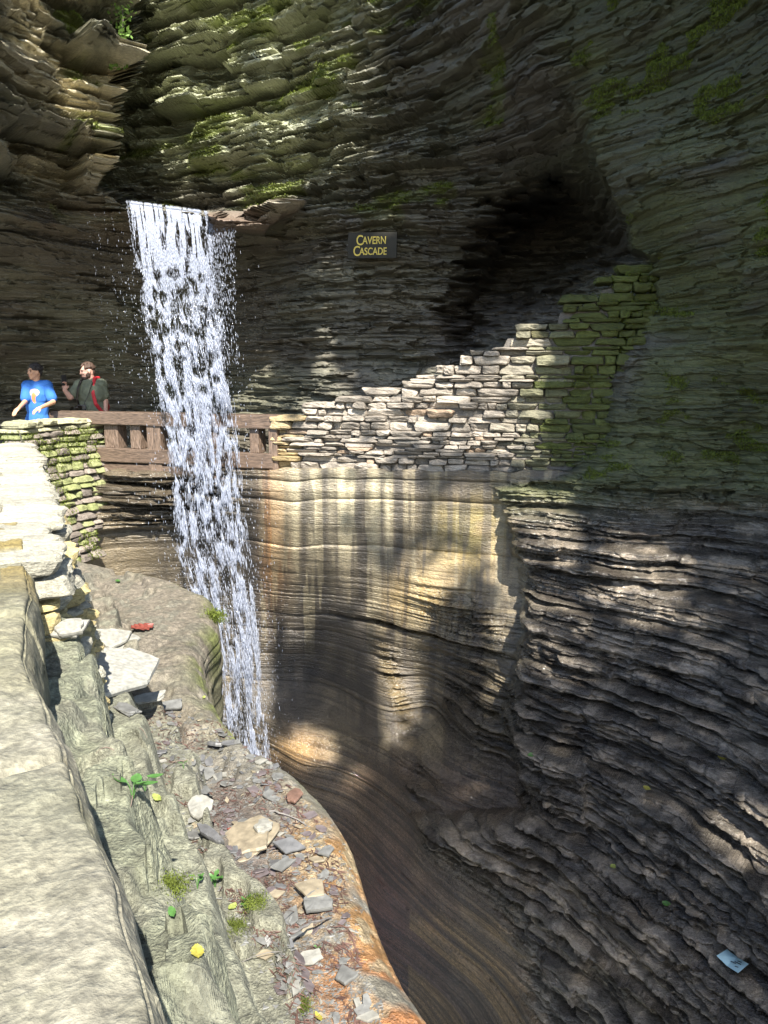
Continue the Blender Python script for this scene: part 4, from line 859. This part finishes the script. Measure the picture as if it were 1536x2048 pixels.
# leaves
def leaf_mesh(name, L, W, mat, seed, curl=.25, lobes=0):
    rs = random.Random(seed); n = 9; V = []; Fq = []
    for i in range(n + 1):
        f = i / n; wd = W * math.sin(math.pi * min(1, f * .93 + .05)) ** .8 * (1 + lobes * (.25 if i % 2 else -.2)); z = curl * L * (f - .5) ** 2
        for j in (-1, -.5, 0, .5, 1): V.append(((f - .5) * L, j * wd / 2, z + curl * W * abs(j) * .5 + rs.uniform(-.01, .01) * L))
    for i in range(n):
        for j in range(4): q = i * 5 + j; Fq.append((q, q + 5, q + 6, q + 1))
    me = bpy.data.meshes.new(name); me.from_pydata(V, [], Fq); me.materials.append(mat); return me
M_YEL = solid('yellow_leaf', (.33, .29, .05), .55, .25, 60, .3, .002, .4, transl=.3); M_RED = solid('red_leaf', (.13, .032, .022), .5, .4, 50, .3, .002); M_GRN = solid('green_leaf', (.08, .19, .045), .45, .2, 50, .3, .002, .5, transl=.4)
M_YG = solid('yellow_green_leaf', (.26, .30, .08), .5, .25, 50, .3, .002, .4, transl=.3)
for (u, v, L, W, m, rz_, lb) in ((395,1920,.062,.045,M_YEL,1.2,'bright yellow veined leaf lying on the rock near the bottom'),(285,1260,.20,.13,M_RED,.1,'red-brown dead leaf lying on the flat rock beside the waterfall'),
    (465,1820,.045,.026,M_YG,.1,'pale yellow-green leaf beside the small clover seedling'),(235,1165,.11,.05,M_GRN,.1,'tiny bright green leaf on the far end of the ledge'),(180,1295,.05,.03,M_YG,.4,'small yellow leaf on the grey-green flat rock'),
    (632,2040,.05,.035,M_YEL,.4,'yellow leaf cut by the bottom edge of the picture'),(315,1602,.07,.03,M_YG,.1,'yellow-green lobed leaf lying below the green seedling'),(465,1662,.05,.02,M_RED,.9,'curled rusty leaf on the upper tip of the tan slab'),(345,1838,.05,.028,M_GRN,-.7,'glossy green leaf poking out beside the parapet cap'),
    (408,1398,.04,.02,M_YG,.7,'pale leaf on the rock above the waterfall foot')):
    o = put('leaf', leaf_mesh('leaf', L, W, m, int(u), .25, 1 if m is M_RED else .5), u, v, rz_, (.1, .1), .012)
    if o: tag(o, lb, 'leaf')
def seedling(u, v, n, size, label, hgt_=.05):
    p, _ = hit(u, v)
    if p is None: return
    t_ = empty('seedling', p); tag(t_, label, 'seedling'); rs = random.Random(int(u + v))
    for k in range(n):
        a = k * 2.4 + rs.random(); h_ = hgt_ * (.5 + .6 * rs.random()); me = leaf_mesh('leaf', size * rs.uniform(.7, 1.1), size * .55, M_GRN, k, .2)
        o = bpy.data.objects.new('leaf', me); col.objects.link(o); o.parent = t_; o.location = (math.cos(a) * size * .7, math.sin(a) * size * .7, h_); o.rotation_euler = (rs.uniform(-.3, .3), rs.uniform(-.5, .1), a)
        cu = [Vector((0, 0, 0)), Vector((math.cos(a) * size * .15, math.sin(a) * size * .15, h_ * .7)), Vector((math.cos(a) * size * .3, math.sin(a) * size * .3, h_))]
        bm = bmesh.new(); prev = None
        for c0 in cu:
            ring = [bm.verts.new(c0 + Vector((math.cos(w_) * .0012, math.sin(w_) * .0012, 0))) for w_ in (0, 2.1, 4.2)]
            if prev: [bm.faces.new((prev[j], prev[(j + 1) % 3], ring[(j + 1) % 3], ring[j])) for j in range(3)]
            prev = ring
        me = bpy.data.meshes.new('stem'); bm.to_mesh(me); bm.free(); me.materials.append(M_GRN); o = bpy.data.objects.new('stem', me); col.objects.link(o); o.parent = t_
seedling(430, 1775, 7, .032, 'leafy bright green seedling left of the lower debris')
seedling(395, 1778, 4, .022, 'smaller green seedling just left of the leafy one')
seedling(492, 1822, 5, .018, 'tiny clover seedling beside the mossy tuft')
seedling(266, 1598, 4, .045, 'green seedling with broad leaves beside the parapet foot')
seedling(290, 1582, 2, .035, 'two-leafed green sprout above the broad-leaved seedling')
seedling(367, 1537, 2, .018, 'tiny green sprout among the upper shale chips')
seedling(635, 1908, 2, .012, 'tiny light green sprout near the bottom of the debris')
# moss cushions
for k, (u, v, r) in enumerate(((338, 1775, .022), (510, 1805, .03), (470, 1855, .03), (600, 2010, .02), (430, 1195, .10), (425, 1235, .10), (455, 1440, .08))):
    p, _ = hit(u, v)
    if p is None: continue
    r3 = np.random.RandomState(k); nn_ = 900; c3 = np.array(p) + r3.randn(nn_, 3) * [r * .5, r * .5, r * .25]
    mo = moss('moss', c3, 60 + k, 2200, .0042 if r < .05 else .013); tag(mo, kind='stuff')
# leaf plant hanging in the notch of the upper left cliff
M_VINE = solid('vine_leaf', (.14, .24, .05), .5, .4, 3, .2, .002, .4, transl=.3)
pp = at(238, 60, 10.7); t_ = empty('hanging_plant', pp); tag(t_, 'bright green leafy plant growing down the notch beside the upper left cliff', 'plant')
r3 = np.random.RandomState(8); n_ = 230; vq = r3.rand(n_) * 150 - 10; uq = 238 + r3.randn(n_) * 9 * (1 + .5 * (vq < 30)) + 8 * np.sin(vq / 30); c3 = at(uq, vq, 10.6 + r3.rand(n_) * .3) - pp
V_, Fq2 = leaf_quads(c3, (.015 + .03 * r3.rand(n_)), r3, 1.2); mesh_np('foliage', V_, Fq2, M_VINE, parent=t_)
bm = bmesh.new(); prev = None
for q in range(12):
    c0 = Vector(at(238 + 8 * math.sin(q * 12 / 30), q * 12 - 8, 10.75) - pp); ring = [bm.verts.new(c0 + Vector((math.cos(w_) * .008, math.sin(w_) * .008, 0))) for w_ in (0, 1.57, 3.14, 4.71)]
    if prev: [bm.faces.new((prev[j], prev[(j + 1) % 4], ring[(j + 1) % 4], ring[j])) for j in range(4)]
    prev = ring
me = bpy.data.meshes.new('stem'); bm.to_mesh(me); bm.free(); me.materials.append(M_BARK); o = bpy.data.objects.new('stem', me); col.objects.link(o); o.parent = t_
# litter on the layered wall at the right
M_TICK = solid('blue_paper', (.42, .62, .66), .5, .1, 10, .05, .001); M_INK = solid('dark_ink', (.03, .04, .05), .5, .1, 10, 0, .001)
me = bpy.data.meshes.new('paper_ticket'); me.from_pydata([(-.10, -.06, .012), (.0, -.062, 0), (.10, -.06, .02), (.10, .06, .03), (0, .06, .004), (-.10, .06, .0)], [], [(0, 1, 4, 5), (1, 2, 3, 4)]); me.materials.append(M_TICK)
tk_ = put('paper_ticket', me, 1464, 1935, -.6, (.15, 0), .05, B_CL)
if tk_:
    tag(tk_, 'crumpled pale blue paper ticket with dark marks lying on the lower right rock', 'paper')
    me = bpy.data.meshes.new('print'); Vp, Fp = [], []
    for j, (x, y, l) in enumerate(((.0, -.02, .04), (.02, .0, .05), (.03, .02, .03), (.05, -.035, .025))):
        b0 = len(Vp); Vp += [(x, y - .004, .012 + x * .12), (x + l, y - .004 + .01, .012 + (x + l) * .14), (x + l, y + .004 + .01, .014 + (x + l) * .14), (x, y + .004, .014 + x * .12)]; Fp.append((b0, b0 + 1, b0 + 2, b0 + 3))
    me.from_pydata(Vp, [], Fp); me.materials.append(M_INK); o = bpy.data.objects.new('print', me); col.objects.link(o); o.parent = tk_; o.location = (0, 0, .008)
for (u, v, m, lb) in ((1443, 1527, M_YEL, 'yellow leaf on the wet right wall'), (1293, 1587, M_YEL, 'small yellow leaf low on the wet right wall'), (1062, 1519, M_GRN, 'tiny green leaf beside the left edge of the wet right wall'), (1225, 1743, M_YG, 'pale leaf on the tread low on the right wall'), (1332, 1818, M_GRN, 'green leaf scrap on the lower right tread')):
    o = put('leaf', leaf_mesh('leaf', .07, .05, m, int(u)), u, v, 1, (.2, .2), .05, B_CL)
    if o: tag(o, lb, 'leaf')

#==PEOPLE==
# ------------------------------------------------------------------ the two people behind the wall and the railing
def skin_mat(name, c): return solid(name, c, .5, .1, 20, .05, .001, .4)
_b = bmesh.new(); bmesh.ops.create_icosphere(_b, subdivisions=2, radius=1.02); SPV = np.array([v.co[:] for v in _b.verts]); SPF = np.array([[v.index for v in f.verts] for f in _b.faces]); _b.free()
def fused(name, prims, mat, parent, voxel=.008, sm_it=3, cut=None):
    """one continuous surface grown from tapered limbs and rounded masses"""
    Vl = []
    def sph(c0, r, rot=None):
        v = SPV * np.array(r)
        if rot is not None: v = v @ np.array(rot.to_3x3()).T
        Vl.append(v + np.array(c0))
    for p in prims:
        if p[0] == 'c':
            a, b, r0, r1 = Vector(p[1]), Vector(p[2]), p[3], p[4]; n = max(2, int((b - a).length / (min(r0, r1) * .3)) + 1)
            for q in range(n + 1): f = q / n; r = r0 + (r1 - r0) * f; sph(a.lerp(b, f), (r, r * (p[5] if len(p) > 5 else 1), r))
        else: sph(Vector(p[1]), p[2], p[3] if len(p) > 3 else None)
    o = mesh_np(name, np.concatenate(Vl), (SPF[None] + len(SPV) * np.arange(len(Vl))[:, None, None]).reshape(-1, SPF.shape[1]), None)
    m = o.modifiers.new('r', 'REMESH'); m.mode = 'VOXEL'; m.voxel_size = voxel; m.use_smooth_shade = True
    m2 = o.modifiers.new('s', 'SMOOTH'); m2.iterations = sm_it; m2.factor = .5
    dg = bpy.context.evaluated_depsgraph_get(); me2 = bpy.data.meshes.new_from_object(o.evaluated_get(dg)); bpy.data.objects.remove(o)
    me2.name = name; me2.materials.clear(); me2.materials.append(mat)
    for pl_ in me2.polygons: pl_.use_smooth = True
    o = bpy.data.objects.new(name, me2); col.objects.link(o); o.parent = parent; return o
def zq(X, Yq, Y): return Vector(at(X / 3.84, 680 + Yq / 3.84, Y))
def hand(base, d, nrm, side, curl, s=1.0):
    """palm, four unequal bent fingers and a thumb from the palm's side"""
    d = Vector(d).normalized(); nrm = Vector(nrm).normalized(); sd_ = d.cross(nrm).normalized() * side; P_ = []
    P_.append(('c', base, base + d * .05 * s, .024 * s, .030 * s, .62)); kn = base + d * .075 * s
    for j, (off, L) in enumerate(((-.027, .062), (-.009, .072), (.009, .067), (.027, .052))):
        a = kn + sd_ * off * s; a0 = base + d * .035 * s + sd_ * off * .8 * s; P_.append(('c', a0, a, .0105 * s, .0098 * s))
        b = a + (d * math.cos(curl) - nrm * math.sin(curl)) * L * .5 * s; c_ = b + (d * math.cos(curl * 2.1) - nrm * math.sin(curl * 2.1)) * L * .5 * s
        P_.append(('c', a, b, .0095 * s, .009 * s)); P_.append(('c', b, c_, .009 * s, .0075 * s))
    t0 = base + d * .02 * s - sd_ * .024 * s; t1 = t0 + (d * .6 - sd_ * .7 - nrm * .3) * .035 * s; t2 = t1 + (d * .85 - sd_ * .1 - nrm * .45) * .03 * s
    P_ += [('c', t0, t1, .013 * s, .011 * s), ('c', t1, t2, .0105 * s, .009 * s)]
    return P_
def head(c, yaw, pitch=0, s=1.0, skinny=1.0):
    """prims of a head looking along yaw (0 = towards the camera, + = towards picture left)"""
    R = Matrix.Rotation(-yaw, 4, 'Z') @ Matrix.Rotation(pitch, 4, 'X'); C0 = Vector(c)
    f = lambda x, y, z: C0 + (R @ Vector((x * s, y * s, z * s)))
    E = lambda c_, r: ('e', f(*c_), tuple(q * s for q in r), R)
    L = [E((0, .012, .035), (.074 * skinny, .094, .082)), E((0, -.012, -.02), (.064 * skinny, .078, .075)), E((0, -.035, -.065), (.046 * skinny, .05, .042)), E((0, -.062, -.088), (.022, .02, .018)),
         E((0, -.088, .015), (.011, .018, .03)), E((0, -.102, -.012), (.015, .016, .012)), E((-.017, -.09, -.014), (.009, .01, .008)), E((.017, -.09, -.014), (.009, .01, .008)),
         E((0, -.08, .042), (.052, .016, .010)), E((0, -.083, -.044), (.024, .012, .006)), E((0, -.080, -.056), (.020, .012, .007)),
         E((-.036, -.07, -.012), (.02, .018, .018)), E((.036, -.07, -.012), (.02, .018, .018)), E((-.074 * skinny, .012, .002), (.010, .019, .030)), E((.074 * skinny, .012, .002), (.010, .019, .030)),
         E((0, .045, .0), (.060, .055, .07))]
    return L, f, R
M_DARK = solid('eye_dark', (.02, .015, .012), .3, .1, 10, 0, .001); M_LIP = solid('lips', (.30, .12, .10), .5, .1, 20, 0, .001)
def eyes(f, R, s, parent, M_):
    for sx in (-1, 1):
        bm = bmesh.new(); bmesh.ops.create_uvsphere(bm, u_segments=10, v_segments=6, radius=1, matrix=Matrix.Translation(f(sx * .029, -.080, .020)) @ R @ Matrix.Diagonal((.013 * s, .007 * s, .0065 * s, 1)))
        me = bpy.data.meshes.new('eye'); bm.to_mesh(me); bm.free(); me.materials.append(M_); o = bpy.data.objects.new('eye', me); col.objects.link(o); o.parent = parent
        bm = bmesh.new(); bmesh.ops.create_uvsphere(bm, u_segments=10, v_segments=6, radius=1, matrix=Matrix.Translation(f(sx * .030, -.086, .038)) @ R @ Matrix.Diagonal((.019 * s, .007 * s, .0045 * s, 1)))
        me = bpy.data.meshes.new('eyebrow'); bm.to_mesh(me); bm.free(); me.materials.append(M_); o = bpy.data.objects.new('eyebrow', me); col.objects.link(o); o.parent = parent
    bm = bmesh.new(); bmesh.ops.create_uvsphere(bm, u_segments=10, v_segments=6, radius=1, matrix=Matrix.Translation(f(0, -.094, -.050)) @ R @ Matrix.Diagonal((.021 * s, .005 * s, .006 * s, 1)))
    me = bpy.data.meshes.new('mouth'); bm.to_mesh(me); bm.free(); me.materials.append(M_LIP); o = bpy.data.objects.new('mouth', me); col.objects.link(o); o.parent = parent
def person(loc, label):
    r = empty('person', loc); tag(r, label, 'person'); return r
FL = .03
# --- boy in the blue shirt, both hands on the coping
M_SKB = skin_mat('warm_brown_skin', (.42, .235, .145)); M_HAIRB = solid('black_curly_hair', (.018, .015, .014), .7, .5, 60, .8, .01)
Yb = 10.75; bc = zq(283, 480, Yb); org_ = Vector((bc.x, bc.y, FL)); boy = person(org_, 'teenager in a blue T-shirt with curly black hair resting both hands on the wall')
W_ = lambda X, Yq, dy=0: zq(X, Yq, Yb + dy) - org_
hc = W_(266, 250); HL, hf, hR = head(hc, math.radians(38), 0, .92, .93)
shL, shR = W_(208, 352, .0), W_(362, 350, .04); nk = W_(278, 318, .02); elL, elR = W_(196, 470, -.10), W_(408, 478, -.12); haL, haR = W_(146, 522, -.48), W_(312, 520, -.50)
hip = W_(288, 600, .02)
hb = [('c', nk + Vector((0, 0, -.04)), hc + Vector((.01, .02, -.06)), .052, .048), ('c', shL, shR, .062, .062, 1), ('e', (shL + shR) / 2 + Vector((0, 0, -.12)), (.155, .10, .17)), ('e', (hip + nk) / 2 + Vector((0, 0, -.1)), (.13, .088, .2)), ('e', hip + Vector((0, 0, -.04)), (.14, .10, .13)),
      ('c', shL, elL, .047, .036), ('c', elL, haL, .035, .024), ('c', shR, elR, .047, .036), ('c', elR, haR, .035, .024)] + HL
for sx in (-1, 1):
    h0 = hip + Vector((sx * .075, 0, -.08)); kn_ = Vector((hip.x + sx * .09, -.02, .48)); an = Vector((hip.x + sx * .10, .03, .09)); hb += [('c', h0, kn_, .078, .052), ('c', kn_, an, .052, .034), ('c', Vector((an.x, an.y + .03, .035)), Vector((an.x - .02, an.y - .15, .03)), .036, .03)]
hb += hand(haL, (-.25, -.55, -.42), (0, -.4, .9), -1, .35, .95) + hand(haR, (-.45, -.5, -.30), (0, -.4, .9), 1, .35, .95)
fused('body', hb, M_SKB, boy, .0075)
eyes(hf, hR, .92, boy, M_DARK)
rs3 = random.Random(4); hh = []
for k in range(95):
    a = rs3.uniform(0, 6.283); e = rs3.uniform(.05, 1.45); r_ = .083
    x, y, z = math.cos(a) * math.cos(e) * .076, math.sin(a) * math.cos(e) * .092 + .018, math.sin(e) * .085 + .042
    if y < -.055 and z < .075: continue
    hh.append(('e', hf(x, y, z), (rs3.uniform(.016, .026),) * 3))
hh += [('e', hf(0, .03, .055), (.074, .086, .078), hR), ('e', hf(0, .065, .0), (.058, .045, .06), hR)]
fused('hair', hh, M_HAIRB, boy, .006, 1)
M_BLUE, tb_, bb_ = newmat('blue_shirt_cloth'); N = tb_.nodes; L = tb_.links; bb_.inputs['Roughness'].default_value = .85
tc_ = N.new('ShaderNodeTexCoord'); nz_ = N.new('ShaderNodeTexNoise'); nz_.inputs['Scale'].default_value = 14; L.new(tc_.outputs['Object'], nz_.inputs['Vector'])
pc_ = W_(262, 425, -.1)
def ell(cx_, cz_, rx_, rz_, nsc=.5):
    sp_ = N.new('ShaderNodeSeparateXYZ'); L.new(tc_.outputs['Object'], sp_.inputs[0]); outs = []
    for ax_, c0, r0 in (('X', cx_, rx_), ('Z', cz_, rz_)):
        a = N.new('ShaderNodeMath'); a.operation = 'SUBTRACT'; a.inputs[1].default_value = c0; L.new(sp_.outputs[ax_], a.inputs[0])
        b = N.new('ShaderNodeMath'); b.operation = 'DIVIDE'; b.inputs[1].default_value = r0; L.new(a.outputs[0], b.inputs[0]); c2_ = N.new('ShaderNodeMath'); c2_.operation = 'POWER'; c2_.inputs[1].default_value = 2
        ab = N.new('ShaderNodeMath'); ab.operation = 'ABSOLUTE'; L.new(b.outputs[0], ab.inputs[0]); L.new(ab.outputs[0], c2_.inputs[0]); outs.append(c2_)
    s1_ = N.new('ShaderNodeMath'); L.new(outs[0].outputs[0], s1_.inputs[0]); L.new(outs[1].outputs[0], s1_.inputs[1])
    s2_ = N.new('ShaderNodeMath'); s2_.operation = 'MULTIPLY_ADD'; s2_.inputs[1].default_value = nsc * 2; L.new(nz_.outputs['Fac'], s2_.inputs[0]); L.new(s1_.outputs[0], s2_.inputs[2])
    lt = N.new('ShaderNodeMath'); lt.operation = 'LESS_THAN'; lt.inputs[1].default_value = 1 + nsc; L.new(s2_.outputs[0], lt.inputs[0]); return lt.outputs[0]
def mixn(a, b, f):
    m_ = N.new('ShaderNodeMix'); m_.data_type = 'RGBA'
    if isinstance(a, tuple): m_.inputs['A'].default_value = a
    else: L.new(a, m_.inputs['A'])
    m_.inputs['B'].default_value = b; L.new(f, m_.inputs['Factor']); return m_.outputs['Result']
x1 = mixn((.017, .10, .34, 1), (.36, .26, .27, 1), ell(pc_.x, pc_.z + .035, .068, .055)); x2 = mixn(x1, (.62, .17, .06, 1), ell(pc_.x - .008, pc_.z - .035, .036, .075)); x3 = mixn(x2, (.017, .10, .34, 1), ell(pc_.x + .022, pc_.z - .065, .014, .05, .2))
L.new(x3, bb_.inputs['Base Color'])
mid = lambda a, b, f: a.lerp(b, f)
sb = [('c', shL, shR, .078, .078, 1), ('e', (shL + shR) / 2 + Vector((0, 0, -.12)), (.178, .122, .18)), ('e', (hip + nk) / 2 + Vector((0, 0, -.1)), (.155, .112, .24)), ('e', hip + Vector((0, 0, -.02)), (.165, .122, .16)),
      ('c', shL, mid(shL, elL, .8), .068, .072), ('c', shR, mid(shR, elR, .74), .068, .074), ('c', nk + Vector((0, .02, -.03)), nk + Vector((0, .02, -.05)), .07, .08)]
fused('shirt', sb, M_BLUE, boy, .008, 2)
M_SHO = solid('dark_shorts_cloth', (.04, .045, .06), .8, .1, 20, .1, .002); sh_ = [('e', hip + Vector((0, 0, -.08)), (.165, .125, .13))]
for sx in (-1, 1): sh_.append(('c', hip + Vector((sx * .08, 0, -.1)), Vector((hip.x + sx * .09, -.01, .55)), .095, .085))
fused('shorts', sh_, M_SHO, boy, .01)
M_SHOE = solid('grey_shoe', (.2, .2, .2), .7, .1, 20, .1, .002)
for sx in (-1, 1): fused('shoe', [('c', Vector((hip.x + sx * .10, .06, .05)), Vector((hip.x + sx * .10 - .02, -.13, .035)), .046, .04)], M_SHOE, boy, .01)
# --- bearded man with the phone
M_SKM = skin_mat('fair_skin', (.50, .29, .22)); M_HAIRM = solid('brown_hair', (.05, .028, .018), .7, .5, 70, .8, .008); M_OLIVE = solid('olive_shirt_cloth', (.12, .135, .095), .88, .15, 9, .9, .03); M_JEAN = solid('light_trousers_cloth', (.38, .43, .50), .85, .12, 30, .2, .003)
Ym = 11.45; mc0 = zq(700, 450, Ym); org_ = Vector((mc0.x, mc0.y, FL)); man = person(org_, 'bearded man in an olive T-shirt and red backpack holding up a phone')
W_ = lambda X, Yq, dy=0: zq(X, Yq, Ym + dy) - org_
hc = W_(672, 246); HL, hf, hR = head(hc, math.radians(58), math.radians(8), 1.0, 1.0)
shL, shR = W_(612, 350, -.05), W_(778, 345, .06); nk = W_(700, 300, .02); elL = W_(540, 440, -.18); haL = W_(496, 385, -.24); elR = W_(808, 470, .05); haR = W_(812, 575, -.02); hip = W_(705, 620, .02)
mb = [('c', nk + Vector((0, 0, -.05)), hc + Vector((.02, .03, -.05)), .062, .058), ('c', shL, shR, .075, .078, 1), ('e', (shL + shR) / 2 + Vector((0, 0, -.12)), (.19, .13, .19)), ('e', (hip + nk) / 2 + Vector((0, 0, -.12)), (.17, .13, .25)), ('e', hip + Vector((0, 0, -.05)), (.165, .13, .14)),
      ('c', shL, elL, .058, .046), ('c', elL, haL, .045, .029), ('c', shR, elR, .060, .046), ('c', elR, haR, .045, .030)] + HL
for sx in (-1, 1):
    h0 = hip + Vector((sx * .09, 0, -.08)); kn_ = Vector((hip.x + sx * .10, -.02, .50)); an = Vector((hip.x + sx * .11, .03, .09)); mb += [('c', h0, kn_, .088, .06), ('c', kn_, an, .06, .04)]
mb += hand(haL, (.05, -.05, 1), (-.35, .9, 0), 1, .55, 1.0) + hand(haR, (0, -.1, -1), (-.9, -.3, 0), -1, .5, 1.0)
fused('body', mb, M_SKM, man, .008)
eyes(hf, hR, 1.0, man, M_DARK)
hh = []
for k in range(110):
    a = rs3.uniform(0, 6.283); e = rs3.uniform(.0, 1.5); x, y, z = math.cos(a) * math.cos(e) * .078, math.sin(a) * math.cos(e) * .096 + .016, math.sin(e) * .086 + .045
    if y < -.045 and z < .09: continue
    hh.append(('e', hf(x, y, z), (rs3.uniform(.013, .022),) * 3))
hh += [('e', hf(0, .03, .055), (.076, .088, .076), hR), ('e', hf(0, .07, .0), (.06, .042, .062), hR)]
fused('hair', hh, M_HAIRM, man, .0065, 1)
bd = [('e', hf(0, -.045, -.082), (.052, .05, .032), hR), ('e', hf(0, -.092, -.074), (.026, .018, .016), hR), ('e', hf(-.056, -.01, -.045), (.018, .035, .042), hR), ('e', hf(.056, -.01, -.045), (.018, .035, .042), hR), ('e', hf(0, -.096, -.034), (.028, .009, .006), hR), ('e', hf(-.07, .0, .0), (.008, .012, .03), hR), ('e', hf(.07, .0, .0), (.008, .012, .03), hR)]
fused('beard', bd, M_HAIRM, man, .006, 1)
sb = [('c', shL, shR, .092, .094, 1), ('e', (shL + shR) / 2 + Vector((0, 0, -.12)), (.215, .152, .2)), ('e', (hip + nk) / 2 + Vector((0, 0, -.12)), (.195, .155, .28)), ('e', hip + Vector((0, 0, -.03)), (.19, .155, .17)),
      ('c', shL, mid(shL, elL, .62), .080, .082), ('c', shR, mid(shR, elR, .62), .082, .085), ('c', nk + Vector((0, .02, -.03)), nk + Vector((0, .02, -.06)), .08, .09)]
fused('shirt', sb, M_OLIVE, man, .009, 2)
tr_ = [('e', hip + Vector((0, 0, -.08)), (.18, .14, .13))]
for sx in (-1, 1): tr_ += [('c', hip + Vector((sx * .09, 0, -.1)), Vector((hip.x + sx * .10, -.02, .5)), .105, .078), ('c', Vector((hip.x + sx * .10, -.02, .5)), Vector((hip.x + sx * .11, .03, .1)), .078, .066)]
fused('trousers', tr_, M_JEAN, man, .01)
for sx in (-1, 1): fused('shoe', [('c', Vector((hip.x + sx * .11, .07, .05)), Vector((hip.x + sx * .11 - .03, -.14, .04)), .05, .044)], M_SHOE, man, .01)
M_REDS = solid('red_webbing', (.42, .02, .03), .6, .15, 30, .1, .002); M_BLK = solid('black_plastic', (.02, .02, .022), .35, .1, 30, .1, .002)
bpk = empty('backpack', org_ + (shL + shR) / 2 + Vector((.03, .25, -.25))); tag(bpk, 'red backpack worn on the back of the man with the phone', 'backpack')
bo = Vector(bpk.location) - org_
def rel(v): return v - bo
fused('bag', [('e', rel((shL + shR) / 2 + Vector((.0, .24, -.2))), (.16, .09, .20)), ('e', rel((shL + shR) / 2 + Vector((.02, .26, -.32))), (.15, .09, .13))], M_REDS, bpk, .012)
def strap(name, pts, r, mat, parent, flat=.4):
    pr = []
    for a, b in zip(pts[:-1], pts[1:]): pr.append(('c', a, b, r, r, flat))
    return fused(name, pr, mat, parent, .006, 1)
strap('strap', [rel(shR + Vector((-.065, .08, .10))), rel(shR + Vector((-.07, -.06, .095))), rel(shR + Vector((-.07, -.15, -.02))), rel(shR + Vector((-.06, -.19, -.12))), rel(shR + Vector((-.03, -.19, -.27))), rel(shR + Vector((.04, -.10, -.42)))], .028, M_REDS, bpk)
strap('strap', [rel(shL + Vector((.05, .08, .085))), rel(shL + Vector((.05, -.07, .07))), rel(shL + Vector((.02, -.13, -.04))), rel(shL + Vector((.0, -.13, -.2))), rel(shL + Vector((.0, -.05, -.33)))], .018, M_DARK, bpk)
# the phone in his raised hand and the camera on a neck strap
ph = empty('phone', org_ + haL + Vector((.012, -.03, .14))); ph.rotation_euler = (math.radians(8), math.radians(-4), math.radians(50)); tag(ph, 'black smartphone held upright in the hand of the bearded man', 'phone')
box('case', (0, 0, 0), (.075, .010, .152), M_BLK, ph, bev=.006, wob=0); sc2 = box('screen', (0, .0065, 0), (.068, .002, .142), solid('phone_glass', (.015, .017, .02), .08, .05, 10, 0, .001, .8), ph, bev=.0008, wob=0)
for dz in (0, .022): lz = box('lens', (.018, -.0065, .055 - dz), (.013, .003, .013), M_DARK, ph, bev=.003, wob=0)
cmw = W_(628, 518, -.24); cmr = empty('camera', org_ + cmw); tag(cmr, 'small dark camera hanging on a neck strap at the waist of the bearded man', 'camera')
box('camera_body', (0, 0, 0), (.125, .05, .08), M_BLK, cmr, rz=.3, bev=.012, wob=0); fused('lens', [('c', Vector((-.015, -.02, 0)), Vector((-.03, -.09, 0)), .034, .032)], M_DARK, cmr, .006)
strap('strap', [nk - cmw + Vector((.06, -.02, -.0)), nk - cmw + Vector((.05, -.14, -.09)), W_(680, 420, -.19) - cmw, W_(650, 480, -.22) - cmw, Vector((.05, 0, .03))], .009, M_DARK, cmr)
